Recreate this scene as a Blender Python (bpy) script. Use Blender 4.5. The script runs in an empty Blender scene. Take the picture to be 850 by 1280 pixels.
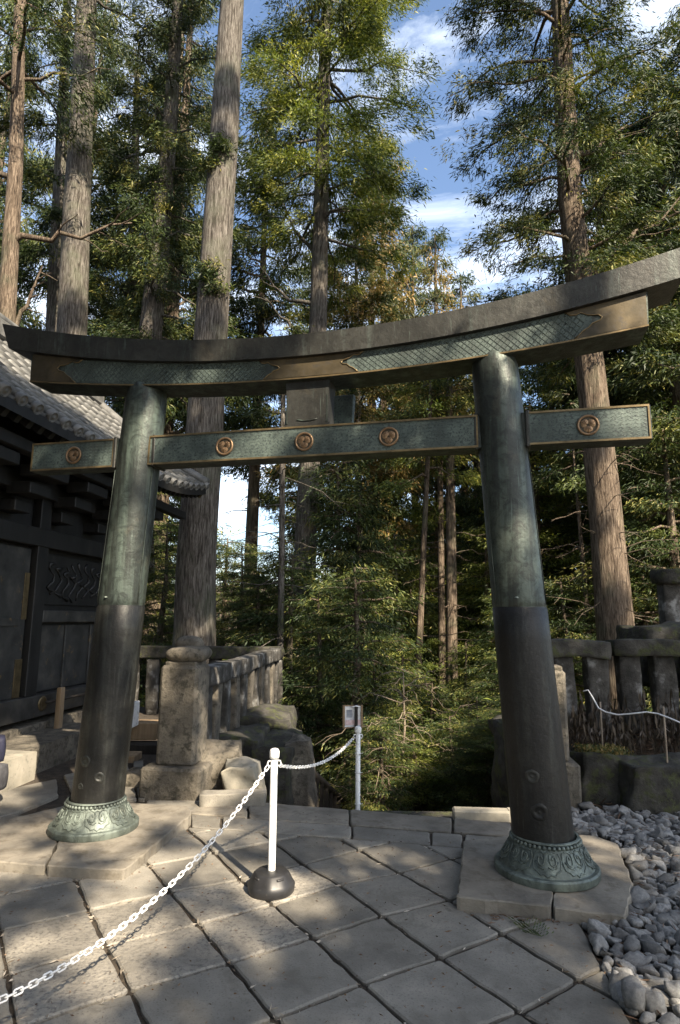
import bpy, math, random
import numpy as np
from mathutils import Vector, Matrix, noise as mnoise

random.seed(7); rng = np.random.default_rng(7)
scn = bpy.context.scene
col = scn.collection
R_ = math.radians

# ---------------------------------------------------------------- camera
F_PX, PITCH, ROLL, EYE = 779.0, 0.169, 0.00908, 1.75
cp, sp, cr, sr = math.cos(PITCH), math.sin(PITCH), math.cos(ROLL), math.sin(ROLL)
RM = np.array([[cr, -sr, 0], [sr, cr, 0], [0, 0, 1]]) @ np.array([[1, 0, 0], [0, sp, -cp], [0, cp, sp]])
cam = bpy.data.cameras.new('camera'); camo = bpy.data.objects.new('camera', cam); col.objects.link(camo)
cam.sensor_fit = 'VERTICAL'; cam.sensor_height = 24.0; cam.lens = 24.0 * F_PX / 1280.0
cam.clip_start = 0.05; cam.clip_end = 3000
m4 = Matrix.Identity(4)
for k in range(3):
    m4[k][0] = RM[0, k]; m4[k][1] = -RM[1, k]; m4[k][2] = -RM[2, k]
m4[2][3] = EYE
camo.matrix_world = m4
scn.camera = camo

# ---------------------------------------------------------------- light
SUN = np.array([0.418, -0.65, 0.633]); SUN /= np.linalg.norm(SUN)      # towards the sun
world = bpy.data.worlds.new('World'); scn.world = world; world.use_nodes = True
wt = world.node_tree; bg = wt.nodes['Background']
sky = wt.nodes.new('ShaderNodeTexSky'); sky.sky_type = 'NISHITA'; sky.sun_disc = False
sky.sun_elevation = math.asin(SUN[2]); sky.sun_rotation = math.atan2(SUN[0], SUN[1])
sky.air_density = 1.0; sky.dust_density = 1.2; sky.ozone_density = 1.5
tcw = wt.nodes.new('ShaderNodeTexCoord')
mpw = wt.nodes.new('ShaderNodeMapping'); mpw.inputs['Scale'].default_value = (1.0, 1.0, 2.2); mpw.inputs['Rotation'].default_value = (0.2, 0.5, 0.3)
nzw = wt.nodes.new('ShaderNodeTexNoise'); nzw.inputs['Scale'].default_value = 2.6; nzw.inputs['Detail'].default_value = 9; nzw.inputs['Roughness'].default_value = 0.62; nzw.inputs['Distortion'].default_value = 0.7
rpw = wt.nodes.new('ShaderNodeValToRGB'); rpw.color_ramp.elements[0].position = 0.46; rpw.color_ramp.elements[1].position = 0.70
rpw.color_ramp.elements[0].color = (0, 0, 0, 1); rpw.color_ramp.elements[1].color = (0.7, 0.7, 0.7, 1)
mxw = wt.nodes.new('ShaderNodeMix'); mxw.data_type = 'RGBA'
wt.links.new(tcw.outputs['Generated'], mpw.inputs['Vector']); wt.links.new(mpw.outputs[0], nzw.inputs['Vector'])
wt.links.new(nzw.outputs['Fac'], rpw.inputs[0]); wt.links.new(rpw.outputs[0], mxw.inputs['Factor'])
wt.links.new(sky.outputs[0], mxw.inputs['A']); mxw.inputs['B'].default_value = (8.5, 9.0, 9.6, 1)
wt.links.new(mxw.outputs['Result'], bg.inputs['Color']); bg.inputs['Strength'].default_value = 0.095
sun = bpy.data.lights.new('sun', 'SUN'); sun.energy = 5.0; sun.angle = R_(0.53); sun.color = (1.0, 0.86, 0.67)
suno = bpy.data.objects.new('sun', sun); col.objects.link(suno)
suno.rotation_euler = Vector(SUN.tolist()).to_track_quat('Z', 'Y').to_euler(); suno.location = (6, -9, 12)
scn.view_settings.view_transform = 'Standard'; scn.view_settings.look = 'None'
scn.view_settings.exposure = 1.7; scn.view_settings.gamma = 1.0; scn.view_settings.use_curve_mapping = False

# ---------------------------------------------------------------- helpers
def ray(x, y): return np.array([(x - 425) / F_PX, (y - 640) / F_PX, 1.0]) @ RM
def gd(x, y, z=0.0):
    d = ray(x, y); return np.array([0, 0, EYE]) + (z - EYE) / d[2] * d
def at(x, y, Y):
    d = ray(x, y); return np.array([0, 0, EYE]) + Y / d[1] * d

ORG = {}
def thing(name, label, cat, loc, group=None):
    o = bpy.data.objects.new(name, None); col.objects.link(o); o.empty_display_size = 0.2
    o.location = tuple(float(c) for c in loc); ORG[o] = np.array(loc, float)
    tag(o, label, cat, group); return o
def tag(o, label=None, cat=None, group=None, kind=None):
    if label: o['label'] = label
    if cat: o['category'] = cat
    if group: o['group'] = group
    if kind: o['kind'] = kind
    return o

class MB:
    def __init__(s): s.v = []; s.f = []; s.sm = []
    def add(s, v, f, smooth=False):
        b = len(s.v); s.v += [tuple(float(c) for c in p) for p in v]
        s.f += [tuple(i + b for i in q) for q in f]; s.sm += [smooth] * len(f); return s
    def box(s, c, size, ax=None):
        # ax: 3x3 rows = local axes
        h = np.array(size) / 2.0; A = np.eye(3) if ax is None else np.array(ax, float)
        P = [np.array(c) + (np.array([i, j, k]) * h) @ A for i in (-1, 1) for j in (-1, 1) for k in (-1, 1)]
        return s.add(P, [(0, 1, 3, 2), (4, 6, 7, 5), (0, 4, 5, 1), (2, 3, 7, 6), (0, 2, 6, 4), (1, 5, 7, 3)])
    def bbox(s, c, size, b=0.01, ax=None):
        # box with chamfered edges
        h = np.array(size) / 2.0; A = np.eye(3) if ax is None else np.array(ax, float); b = min(b, *(h * 0.45))
        V = []; idx = {}
        for i in (-1, 1):
            for j in (-1, 1):
                for k in (-1, 1):
                    for a in range(3):
                        q = h - b; q = np.array([h[t] if t == a else h[t] - b for t in range(3)])
                        idx[(i, j, k, a)] = len(V); V.append(np.array(c) + (np.array([i, j, k]) * q) @ A)
        Fs = []
        for a in range(3):
            o1, o2 = [t for t in range(3) if t != a]
            for sg in (-1, 1):
                def key(x, y):
                    q = [0, 0, 0]; q[a] = sg; q[o1] = x; q[o2] = y; return idx[(q[0], q[1], q[2], a)]
                L = [key(-1, -1), key(1, -1), key(1, 1), key(-1, 1)]
                if (sg > 0) == (a == 1): L = L[::-1]
                Fs.append(tuple(L))
        for a in range(3):           # edges along axis a
            o1, o2 = [t for t in range(3) if t != a]
            for x in (-1, 1):
                for y in (-1, 1):
                    def key(z, w):
                        q = [0, 0, 0]; q[a] = z; q[o1] = x; q[o2] = y; return idx[(q[0], q[1], q[2], w)]
                    Fs.append((key(-1, o1), key(1, o1), key(1, o2), key(-1, o2)))
        for i in (-1, 1):
            for j in (-1, 1):
                for k in (-1, 1): Fs.append(tuple(idx[(i, j, k, a)] for a in range(3)))
        return s.add(V, Fs)
    def tube(s, pts, rad, n=8, cap=True, smooth=True):
        pts = [np.array(p, float) for p in pts]; V = []; up = None
        for i, p in enumerate(pts):
            t = pts[min(i + 1, len(pts) - 1)] - pts[max(i - 1, 0)]; t = t / (np.linalg.norm(t) + 1e-9)
            if up is None: up = np.array([1.0, 0, 0]) if abs(t[0]) < 0.8 else np.array([0, 1.0, 0])
            e = np.cross(t, up); e /= np.linalg.norm(e) + 1e-9; g = np.cross(e, t); up = g
            r = rad[i] if hasattr(rad, '__len__') else rad
            for k in range(n):
                a = 2 * math.pi * k / n; V.append(p + r * (math.cos(a) * e + math.sin(a) * g))
        Fs = [(i * n + k, i * n + (k + 1) % n, (i + 1) * n + (k + 1) % n, (i + 1) * n + k) for i in range(len(pts) - 1) for k in range(n)]
        if cap: Fs += [tuple(range(n))[::-1], tuple((len(pts) - 1) * n + k for k in range(n))]
        return s.add(V, Fs, smooth)
    def lathe(s, prof, n, c=(0, 0, 0), smooth=True, cap=True):
        V = [(c[0] + r * math.cos(2 * math.pi * k / n), c[1] + r * math.sin(2 * math.pi * k / n), c[2] + z) for r, z in prof for k in range(n)]
        Fs = [(i * n + k, i * n + (k + 1) % n, (i + 1) * n + (k + 1) % n, (i + 1) * n + k) for i in range(len(prof) - 1) for k in range(n)]
        s.add(V, Fs, smooth)
        if cap:
            b = len(s.v) - len(V); s.f.append(tuple(b + (len(prof) - 1) * n + k for k in range(n))); s.sm.append(False)
        return s
    def prism(s, poly, z0, z1, ins=0.0, bz=0.0):
        # poly: list of xy, extruded; optional chamfer ring on top
        n = len(poly); P = np.array([p[:2] for p in poly], float); c = P.mean(0)
        T = P
        rings = [np.c_[P, np.full(n, z0)], np.c_[P, np.full(n, z1 - bz)]]
        if ins:
            D = c - P; D /= np.linalg.norm(D, axis=1)[:, None] + 1e-9; T = P + D * ins
            rings.append(np.c_[T, np.full(n, z1)])
        V = np.vstack(rings); Fs = []
        for i in range(len(rings) - 1):
            Fs += [(i * n + k, i * n + (k + 1) % n, (i + 1) * n + (k + 1) % n, (i + 1) * n + k) for k in range(n)]
        Fs.append(tuple((len(rings) - 1) * n + k for k in range(n)))
        return s.add(V, Fs)
    def mesh(s, name, org=(0, 0, 0)):
        me = bpy.data.meshes.new(name); o = np.array(org, float)
        me.from_pydata([tuple(np.array(p) - o) for p in s.v], [], s.f)
        if any(s.sm): me.polygons.foreach_set('use_smooth', s.sm)
        me.update(); return me

def obj(name, me, mat, parent=None, loc=None):
    o = bpy.data.objects.new(name, me); col.objects.link(o)
    if mat is not None and not me.materials: me.materials.append(mat)
    if parent is not None: o.parent = parent
    if loc is not None: o.location = tuple(float(c) for c in loc)
    return o
def part(name, mb, mat, parent):
    """geometry given in world coordinates, under its thing"""
    org = ORG[parent]; o = obj(name, mb.mesh(name, org), mat, parent); ORG[o] = org; return o
def solo(name, mb, mat, label=None, cat=None, group=None, kind=None, org=None):
    org = np.array(org if org is not None else np.array(mb.v).mean(0), float)
    o = obj(name, mb.mesh(name, org), mat, None, org); ORG[o] = org
    return tag(o, label, cat, group, kind)

# ---------------------------------------------------------------- materials
def nodes(name):
    m = bpy.data.materials.new(name); m.use_nodes = True
    return m, m.node_tree, m.node_tree.nodes['Principled BSDF']
def ramp(nt, fac, stops):
    r = nt.nodes.new('ShaderNodeValToRGB'); e = r.color_ramp.elements
    e[0].position, e[0].color = stops[0][0], (*stops[0][1], 1)
    e[1].position, e[1].color = stops[-1][0], (*stops[-1][1], 1)
    for p, c in stops[1:-1]:
        q = e.new(p); q.color = (*c, 1)
    nt.links.new(fac, r.inputs[0]); return r.outputs[0]
def nz(nt, vec, scale, detail=6, rough=0.6, dist=0.0):
    n = nt.nodes.new('ShaderNodeTexNoise'); n.inputs['Scale'].default_value = scale; n.inputs['Detail'].default_value = detail
    n.inputs['Roughness'].default_value = rough; n.inputs['Distortion'].default_value = dist
    nt.links.new(vec, n.inputs['Vector']); return n.outputs['Fac']
def mix(nt, fac, a, b, mode='MIX'):
    x = nt.nodes.new('ShaderNodeMix'); x.data_type = 'RGBA'; x.blend_type = mode
    for s, v in (('Factor', fac), ('A', a), ('B', b)):
        if isinstance(v, (int, float)): x.inputs[s].default_value = v
        elif isinstance(v, tuple): x.inputs[s].default_value = (*v, 1)
        else: nt.links.new(v, x.inputs[s])
    return x.outputs['Result']
def mathn(nt, op, a, b=0.0):
    x = nt.nodes.new('ShaderNodeMath'); x.operation = op
    for i, v in enumerate((a, b)):
        if isinstance(v, (int, float)): x.inputs[i].default_value = v
        else: nt.links.new(v, x.inputs[i])
    return x.outputs[0]
def vecof(nt, stretch=(1, 1, 1), rnd=True):
    tc = nt.nodes.new('ShaderNodeTexCoord'); mp = nt.nodes.new('ShaderNodeMapping'); mp.inputs['Scale'].default_value = stretch
    nt.links.new(tc.outputs['Object'], mp.inputs['Vector']); oi = nt.nodes.new('ShaderNodeObjectInfo')
    if rnd:
        sc = nt.nodes.new('ShaderNodeVectorMath'); sc.operation = 'SCALE'; sc.inputs[0].default_value = (31, 17, 23)
        nt.links.new(oi.outputs['Random'], sc.inputs['Scale']); nt.links.new(sc.outputs[0], mp.inputs['Location'])
    return mp.outputs[0], oi.outputs['Random']
def surf(name, stops, scale, rough=0.8, bump=0.3, bscale=None, stretch=(1, 1, 1), metal=0.0, var=0.0, speck=None, bdist=0.01, rnd=True, detail=7, spec=0.4, stain=None):
    m, nt, bs = nodes(name); v, rn = vecof(nt, stretch, rnd)
    c = ramp(nt, nz(nt, v, scale, detail), stops)
    if speck:
        sc, colr, lo, hi = speck
        c = mix(nt, ramp(nt, nz(nt, v, sc, 4, 0.7), [(lo, (0, 0, 0)), (hi, (1, 1, 1))]), c, colr)
    if stain:
        sc, colr, lo, hi = stain
        c = mix(nt, ramp(nt, nz(nt, v, sc, 8, 0.72, 0.8), [(lo, (0, 0, 0)), (hi, (0.7, 0.7, 0.7))]), c, colr)
    if var:
        g = mathn(nt, 'ADD', mathn(nt, 'MULTIPLY', rn, 2 * var), 1 - var)
        cc = nt.nodes.new('ShaderNodeCombineColor')
        for i in range(3): nt.links.new(g, cc.inputs[i])
        c = mix(nt, 1.0, c, cc.outputs[0], 'MULTIPLY')
    nt.links.new(c, bs.inputs['Base Color']); bs.inputs['Roughness'].default_value = rough; bs.inputs['Metallic'].default_value = metal
    bs.inputs['Specular IOR Level'].default_value = spec
    if bump:
        b = nt.nodes.new('ShaderNodeBump'); b.inputs['Strength'].default_value = bump; b.inputs['Distance'].default_value = bdist
        nt.links.new(nz(nt, v, bscale or scale * 6, 5, 0.65), b.inputs['Height']); nt.links.new(b.outputs[0], bs.inputs['Normal'])
    return m
def bronze(name, dark, mid, pat, brown, streak=True, rough=0.42, patlo=0.52, pathi=0.72):
    m, nt, bs = nodes(name); v, rn = vecof(nt, (1, 1, 1)); vs, _ = vecof(nt, (7, 7, 0.55))
    c = ramp(nt, nz(nt, v, 2.2, 8, 0.65), [(0.3, dark), (0.62, mid)])
    c = mix(nt, ramp(nt, nz(nt, v, 3.1, 8, 0.7, 0.6), [(0.58, (0, 0, 0)), (0.74, (0.7, 0.7, 0.7))]), c, brown)
    c = mix(nt, ramp(nt, nz(nt, vs, 1.3, 6, 0.6), [(patlo, (0, 0, 0)), (pathi, (0.8, 0.8, 0.8))]), c, pat)
    c = mix(nt, ramp(nt, nz(nt, v, 38, 4, 0.7), [(0.6, (0, 0, 0)), (0.8, (0.5, 0.5, 0.5))]), c, pat)
    c = mix(nt, ramp(nt, nz(nt, v, 9, 8, 0.75, 1.2), [(0.46, (0, 0, 0)), (0.62, (0.75, 0.75, 0.75))]), c, dark)
    vt, _ = vecof(nt, (16, 16, 0.8)); c = mix(nt, ramp(nt, nz(nt, vt, 2.2, 5, 0.7), [(0.6, (0, 0, 0)), (0.7, (0.55, 0.55, 0.55))]), c, pat)
    nt.links.new(c, bs.inputs['Base Color']); bs.inputs['Metallic'].default_value = 0.38
    nt.links.new(mathn(nt, 'ADD', mathn(nt, 'MULTIPLY', nz(nt, vs, 2.0, 6), 0.35), rough - 0.15), bs.inputs['Roughness'])
    b = nt.nodes.new('ShaderNodeBump'); b.inputs['Strength'].default_value = 0.45; b.inputs['Distance'].default_value = 0.008
    nt.links.new(nz(nt, v, 24, 6, 0.7), b.inputs['Height']); nt.links.new(b.outputs[0], bs.inputs['Normal'])
    return m
def foliage(name, stops, trans=0.28):
    m, nt, bs = nodes(name); a = nt.nodes.new('ShaderNodeAttribute'); a.attribute_name = 'tint'
    oi = nt.nodes.new('ShaderNodeObjectInfo')
    c = ramp(nt, a.outputs['Fac'], stops)
    nt.links.new(c, bs.inputs['Base Color']); bs.inputs['Roughness'].default_value = 0.55; bs.inputs['Specular IOR Level'].default_value = 0.3
    tr = nt.nodes.new('ShaderNodeBsdfTranslucent'); nt.links.new(mix(nt, 1.0, c, (1.3, 1.35, 0.6), 'MULTIPLY'), tr.inputs['Color'])
    mx = nt.nodes.new('ShaderNodeMixShader'); mx.inputs[0].default_value = trans
    nt.links.new(bs.outputs[0], mx.inputs[1]); nt.links.new(tr.outputs[0], mx.inputs[2])
    nt.links.new(mx.outputs[0], nt.nodes['Material Output'].inputs['Surface'])
    return m
def bark(name, a, b, c):
    m, nt, bs = nodes(name); vs, rn = vecof(nt, (24, 24, 2.2)); v, _ = vecof(nt)
    cc = ramp(nt, nz(nt, vs, 1.3, 8, 0.72, 0.8), [(0.38, a), (0.5, b), (0.64, c)])
    cc = mix(nt, ramp(nt, nz(nt, v, 1.3, 5), [(0.5, (0, 0, 0)), (0.75, (0.6, 0.6, 0.6))]), cc, (0.10, 0.115, 0.075))
    nt.links.new(cc, bs.inputs['Base Color']); bs.inputs['Roughness'].default_value = 0.92; bs.inputs['Specular IOR Level'].default_value = 0.15
    bu = nt.nodes.new('ShaderNodeBump'); bu.inputs['Strength'].default_value = 0.9; bu.inputs['Distance'].default_value = 0.05
    nt.links.new(nz(nt, vs, 2.2, 7, 0.7), bu.inputs['Height']); nt.links.new(bu.outputs[0], bs.inputs['Normal'])
    return m

M = {}
M['bronze'] = bronze('bronze_dark', (0.014, 0.017, 0.015), (0.042, 0.05, 0.043), (0.12, 0.158, 0.132), (0.075, 0.062, 0.04), patlo=0.46, pathi=0.7)
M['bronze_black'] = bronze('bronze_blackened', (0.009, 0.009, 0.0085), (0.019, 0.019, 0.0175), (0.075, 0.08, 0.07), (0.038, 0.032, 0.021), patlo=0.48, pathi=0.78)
M['bronze_top'] = bronze('bronze_weathered', (0.018, 0.018, 0.016), (0.045, 0.045, 0.04), (0.10, 0.125, 0.11), (0.07, 0.058, 0.04), patlo=0.55, pathi=0.8)
M['verdigris'] = bronze('bronze_verdigris', (0.045, 0.055, 0.048), (0.095, 0.112, 0.097), (0.19, 0.225, 0.195), (0.06, 0.06, 0.045), rough=0.5, patlo=0.4, pathi=0.62)
M['patina'] = surf('bronze_patina_panel', [(0.3, (0.035, 0.043, 0.04)), (0.5, (0.07, 0.092, 0.083)), (0.7, (0.13, 0.165, 0.145))], 5, 0.55, 0.3, 40, metal=0.25, speck=(60, (0.03, 0.04, 0.04), 0.52, 0.6), bdist=0.004)
M['brass_brown'] = surf('gilt_plate_worn', [(0.3, (0.03, 0.028, 0.021)), (0.5, (0.075, 0.06, 0.036)), (0.72, (0.16, 0.122, 0.068))], 4, 0.45, 0.2, 30, metal=0.55, speck=(16, (0.07, 0.06, 0.045), 0.5, 0.66), bdist=0.004)
M['gilt'] = surf('gilt_edge', [(0.3, (0.1, 0.075, 0.042)), (0.7, (0.27, 0.2, 0.105))], 9, 0.38, 0.1, 50, metal=0.7, bdist=0.002)
M['crest'] = surf('crest_copper', [(0.3, (0.15, 0.095, 0.055)), (0.7, (0.36, 0.24, 0.14))], 14, 0.4, 0.1, 60, metal=0.6, bdist=0.002)
M['crest_ground'] = surf('crest_ground', [(0.3, (0.03, 0.028, 0.022)), (0.7, (0.08, 0.065, 0.04))], 20, 0.5, 0.0, metal=0.4)
M['slab'] = surf('paving_stone', [(0.25, (0.12, 0.112, 0.094)), (0.42, (0.165, 0.153, 0.129)), (0.55, (0.205, 0.19, 0.16)), (0.75, (0.27, 0.248, 0.205))], 3.4, 0.88, 0.5, 60, var=0.24, stain=(5.5, (0.11, 0.098, 0.078), 0.52, 0.7), speck=(90, (0.10, 0.094, 0.08), 0.54, 0.7), bdist=0.005)
M['slab_pitted'] = surf('paving_stone_tooled', [(0.25, (0.13, 0.12, 0.1)), (0.5, (0.24, 0.221, 0.187)), (0.7, (0.32, 0.294, 0.244))], 3.4, 0.9, 0.9, 42, var=0.12, speck=(46, (0.12, 0.112, 0.1), 0.5, 0.66), bdist=0.012)
M['plinth'] = surf('plinth_stone', [(0.28, (0.105, 0.095, 0.078)), (0.48, (0.185, 0.166, 0.135)), (0.72, (0.255, 0.23, 0.185))], 3.6, 0.88, 0.55, 46, var=0.1, stain=(4.5, (0.1, 0.086, 0.064), 0.54, 0.7), speck=(9, (0.12, 0.104, 0.08), 0.52, 0.7), bdist=0.009)
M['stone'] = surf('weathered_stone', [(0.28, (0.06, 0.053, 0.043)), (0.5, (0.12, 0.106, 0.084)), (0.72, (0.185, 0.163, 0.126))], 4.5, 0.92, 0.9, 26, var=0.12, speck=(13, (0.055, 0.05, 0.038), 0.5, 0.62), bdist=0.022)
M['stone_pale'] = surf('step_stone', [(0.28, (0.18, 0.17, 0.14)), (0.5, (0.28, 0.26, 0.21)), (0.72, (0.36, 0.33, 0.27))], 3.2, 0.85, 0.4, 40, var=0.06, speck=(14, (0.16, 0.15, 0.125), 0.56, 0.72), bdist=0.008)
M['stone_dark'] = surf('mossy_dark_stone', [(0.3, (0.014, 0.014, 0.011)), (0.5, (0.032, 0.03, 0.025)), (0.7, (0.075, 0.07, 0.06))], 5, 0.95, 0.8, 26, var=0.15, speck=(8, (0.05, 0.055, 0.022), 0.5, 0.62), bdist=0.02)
M['lichen'] = surf('lichen_stone', [(0.35, (0.025, 0.024, 0.02)), (0.54, (0.06, 0.056, 0.05)), (0.7, (0.24, 0.24, 0.23))], 6, 0.95, 0.8, 26, var=0.15, bdist=0.02)
M['pebble'] = surf('grey_pebble', [(0.3, (0.12, 0.12, 0.116)), (0.7, (0.235, 0.228, 0.214))], 7, 0.85, 0.4, 40, var=0.45, speck=(22, (0.09, 0.088, 0.082), 0.55, 0.7), bdist=0.006)
M['soil'] = surf('joint_soil', [(0.3, (0.025, 0.02, 0.015)), (0.6, (0.06, 0.047, 0.034)), (0.8, (0.11, 0.085, 0.06))], 14, 0.98, 0.8, 60, bdist=0.02, rnd=False)
M['forest_floor'] = surf('forest_floor', [(0.3, (0.03, 0.022, 0.014)), (0.5, (0.075, 0.05, 0.03)), (0.7, (0.05, 0.042, 0.022))], 1.4, 0.98, 1.0, 14, bdist=0.08, rnd=False)
M['roof_tile'] = surf('grey_roof_tile', [(0.3, (0.06, 0.061, 0.06)), (0.5, (0.11, 0.11, 0.105)), (0.7, (0.175, 0.172, 0.16))], 5, 0.6, 0.3, 40, var=0.18, speck=(12, (0.1, 0.1, 0.085), 0.56, 0.7), bdist=0.006)
M['lacquer'] = surf('black_lacquered_wood', [(0.3, (0.005, 0.0055, 0.0055)), (0.6, (0.012, 0.012, 0.012)), (0.8, (0.028, 0.026, 0.023))], 3, 0.55, 0.25, 20, stretch=(3, 3, 0.6), bdist=0.006)
M['metalsheet'] = surf('dark_bronze_door', [(0.3, (0.022, 0.023, 0.023)), (0.55, (0.05, 0.05, 0.048)), (0.8, (0.1, 0.095, 0.082))], 4, 0.5, 0.3, 30, metal=0.3, speck=(5, (0.16, 0.11, 0.05), 0.6, 0.72), bdist=0.006)
M['brass'] = surf('old_brass', [(0.3, (0.05, 0.04, 0.022)), (0.7, (0.17, 0.13, 0.07))], 8, 0.45, 0.2, 40, metal=0.6, bdist=0.004)
M['timber'] = surf('weathered_timber', [(0.3, (0.16, 0.11, 0.06)), (0.6, (0.28, 0.2, 0.12)), (0.8, (0.36, 0.27, 0.17))], 3, 0.85, 0.4, 20, stretch=(6, 6, 0.5), bdist=0.006)
M['darkwood'] = surf('dark_timber', [(0.3, (0.012, 0.01, 0.008)), (0.7, (0.035, 0.029, 0.023))], 4, 0.85, 0.4, 20, stretch=(6, 6, 0.5), bdist=0.006)
M['white'] = surf('white_plastic', [(0.3, (0.72, 0.72, 0.7)), (0.7, (0.82, 0.82, 0.8))], 5, 0.45, 0.05, 40, speck=(17, (0.42, 0.4, 0.36), 0.54, 0.72), bdist=0.002)
M['chain'] = surf('white_chain_plastic', [(0.3, (0.68, 0.68, 0.67)), (0.7, (0.82, 0.82, 0.8))], 9, 0.4, 0.0)
M['rubber'] = surf('black_rubber', [(0.3, (0.012, 0.012, 0.013)), (0.7, (0.035, 0.035, 0.036))], 5, 0.42, 0.12, 30, speck=(24, (0.09, 0.085, 0.075), 0.62, 0.8), bdist=0.004)
M['paper'] = surf('notice_paper', [(0.45, (0.62, 0.64, 0.68)), (0.55, (0.75, 0.74, 0.72))], 8, 0.6, 0.0)
M['print_grey'] = surf('notice_print_grey', [(0.4, (0.2, 0.22, 0.26)), (0.6, (0.42, 0.44, 0.48))], 5, 0.6, 0.0)
M['print_pink'] = surf('notice_print_pink', [(0.4, (0.6, 0.42, 0.42)), (0.6, (0.68, 0.55, 0.54))], 40, 0.6, 0.0)
M['rope'] = surf('white_rope', [(0.4, (0.7, 0.7, 0.7)), (0.6, (0.85, 0.85, 0.85))], 60, 0.7, 0.0)
M['navy'] = surf('navy_cloth', [(0.3, (0.006, 0.007, 0.018)), (0.7, (0.014, 0.015, 0.036))], 12, 0.75, 0.3, 80, bdist=0.004)
M['greycloth'] = surf('grey_cloth', [(0.3, (0.04, 0.04, 0.045)), (0.7, (0.09, 0.09, 0.095))], 12, 0.75, 0.3, 80, bdist=0.004)
M['bark'] = bark('cedar_bark', (0.032, 0.027, 0.022), (0.105, 0.094, 0.081), (0.23, 0.212, 0.188))
M['bark_red'] = bark('cypress_bark', (0.035, 0.026, 0.019), (0.12, 0.092, 0.068), (0.25, 0.2, 0.152))
M['twig'] = surf('dry_twig', [(0.3, (0.11, 0.085, 0.06)), (0.7, (0.27, 0.22, 0.165))], 6, 0.9, 0.0, var=0.2)
M['leaf'] = foliage('cedar_foliage', [(0.0, (0.018, 0.032, 0.012)), (0.5, (0.042, 0.064, 0.018)), (0.8, (0.10, 0.125, 0.03)), (1.0, (0.2, 0.185, 0.05))], 0.16)
M['leaf_sun_tint'] = foliage('sun_tinted_foliage', [(0.0, (0.04, 0.062, 0.016)), (0.45, (0.12, 0.155, 0.032)), (1.0, (0.3, 0.3, 0.068))], 0.3)  # yellow-green leaf with sunlit brightness put into its colour
M['leaf_gold'] = foliage('bronzed_cedar_foliage', [(0.0, (0.03, 0.05, 0.018)), (0.4, (0.07, 0.085, 0.025)), (0.7, (0.19, 0.145, 0.045)), (1.0, (0.3, 0.2, 0.075))], 0.2)
M['litter'] = foliage('fallen_needles', [(0.0, (0.05, 0.028, 0.016)), (0.5, (0.12, 0.065, 0.035)), (1.0, (0.2, 0.13, 0.08))], 0.0)
M['fern'] = foliage('dead_bracken', [(0.0, (0.03, 0.022, 0.016)), (1.0, (0.09, 0.07, 0.05))], 0.1)
M['litter_pale'] = foliage('pale_debris', [(0.0, (0.12, 0.09, 0.06)), (1.0, (0.5, 0.44, 0.36))], 0.0)

# ---------------------------------------------------------------- ground
def sst(a, b, x): t = np.clip((x - a) / (b - a), 0, 1); return t * t * (3 - 2 * t)
def hgt(x, y):
    x = np.asarray(x, float); y = np.asarray(y, float)
    edge = 6.0 - 0.02 * x                                   # terrace edge above the stair
    down = -np.maximum(0, y - edge) * 0.62                  # stair flight
    slope = -np.maximum(0, y - 13.0) * 0.45
    base_l = np.where(y < 13, 0, slope)                     # level terrace behind the left balustrade
    base_r = 0.62 * sst(6.3, 7.4, y) + np.where(y < 8, 0, -(y - 8) * 0.62)
    kl = sst(-1.25, -1.05, x); kr = sst(2.1, 2.5, x)
    h = base_l * (1 - kl) + down * kl * (1 - kr) + base_r * kr
    h = np.where(y < edge, np.where(x > 1.9, base_r * 1.0, 0), h)
    h = np.where(y > 9, np.maximum(h, -16 - 0.0 * y), h)
    far = np.maximum(0, y - 70) * 0.22                      # the opposite hillside
    return np.minimum(h + far, 12) - 0.035
xs = np.unique(np.r_[np.linspace(-400, -20, 12), np.linspace(-20, -4, 17), np.linspace(-4, 6, 101), np.linspace(6, 25, 20), np.linspace(25, 400, 12)])
ys = np.unique(np.r_[np.linspace(-300, -10, 10), np.linspace(-10, 4, 15), np.linspace(4, 14, 101), np.linspace(14, 60, 47), np.linspace(60, 600, 25)])
XX, YY = np.meshgrid(xs, ys); ZZ = hgt(XX, YY)
ZZ += np.where((YY > 6.6) & ((XX > 2.1) | (YY > 13)), (np.sin(XX * 2.1 + YY) * np.cos(YY * 1.7 - XX)) * 0.06, 0)
nx, ny = len(xs), len(ys)
g = MB(); g.v = [tuple(p) for p in np.c_[XX.ravel(), YY.ravel(), ZZ.ravel()].tolist()]
g.f = [(j * nx + i, j * nx + i + 1, (j + 1) * nx + i + 1, (j + 1) * nx + i) for j in range(ny - 1) for i in range(nx - 1)]
g.sm = [True] * len(g.f)
ground = solo('ground', g, M['forest_floor'], kind='structure', org=(0, 0, 0))

# ---------------------------------------------------------------- pavement
meas = {(0, 0): (477.6, 1144.7), (1, 0): (561.8, 1125.3), (0, 1): (550.1, 1196.5), (0, -1): (424.6, 1105.9), (1, -1): (499.6, 1090.9), (1, 1): (627, 1167), (-1, 1): (453.1, 1229.6), (0, 2): (650, 1264.6), (1, 2): (723.5, 1225), (-1, 0): (391.5, 1171.9), (-2, 0): (286.7, 1203.7), (-2, 1): (343.6, 1272.8), (-2, -1): (247.9, 1155.1), (-1, -2): (300.9, 1099.4), (0, -2): (378.6, 1080), (-3, 0): (163, 1237.9), (-3, -2): (111.3, 1138), (-3, -1): (132, 1181.6), (-4, -1): (10, 1218)}
def gridpt(i, j):
    if (i, j) in meas: return gd(*meas[(i, j)])[:2]
    c, s_ = math.cos(0.556), math.sin(0.556); a = 0.4877
    return np.array([0.285 + a * (i * c + j * s_ * 1.027), 4.045 + a * (i * s_ - j * c * 1.027)])
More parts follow.
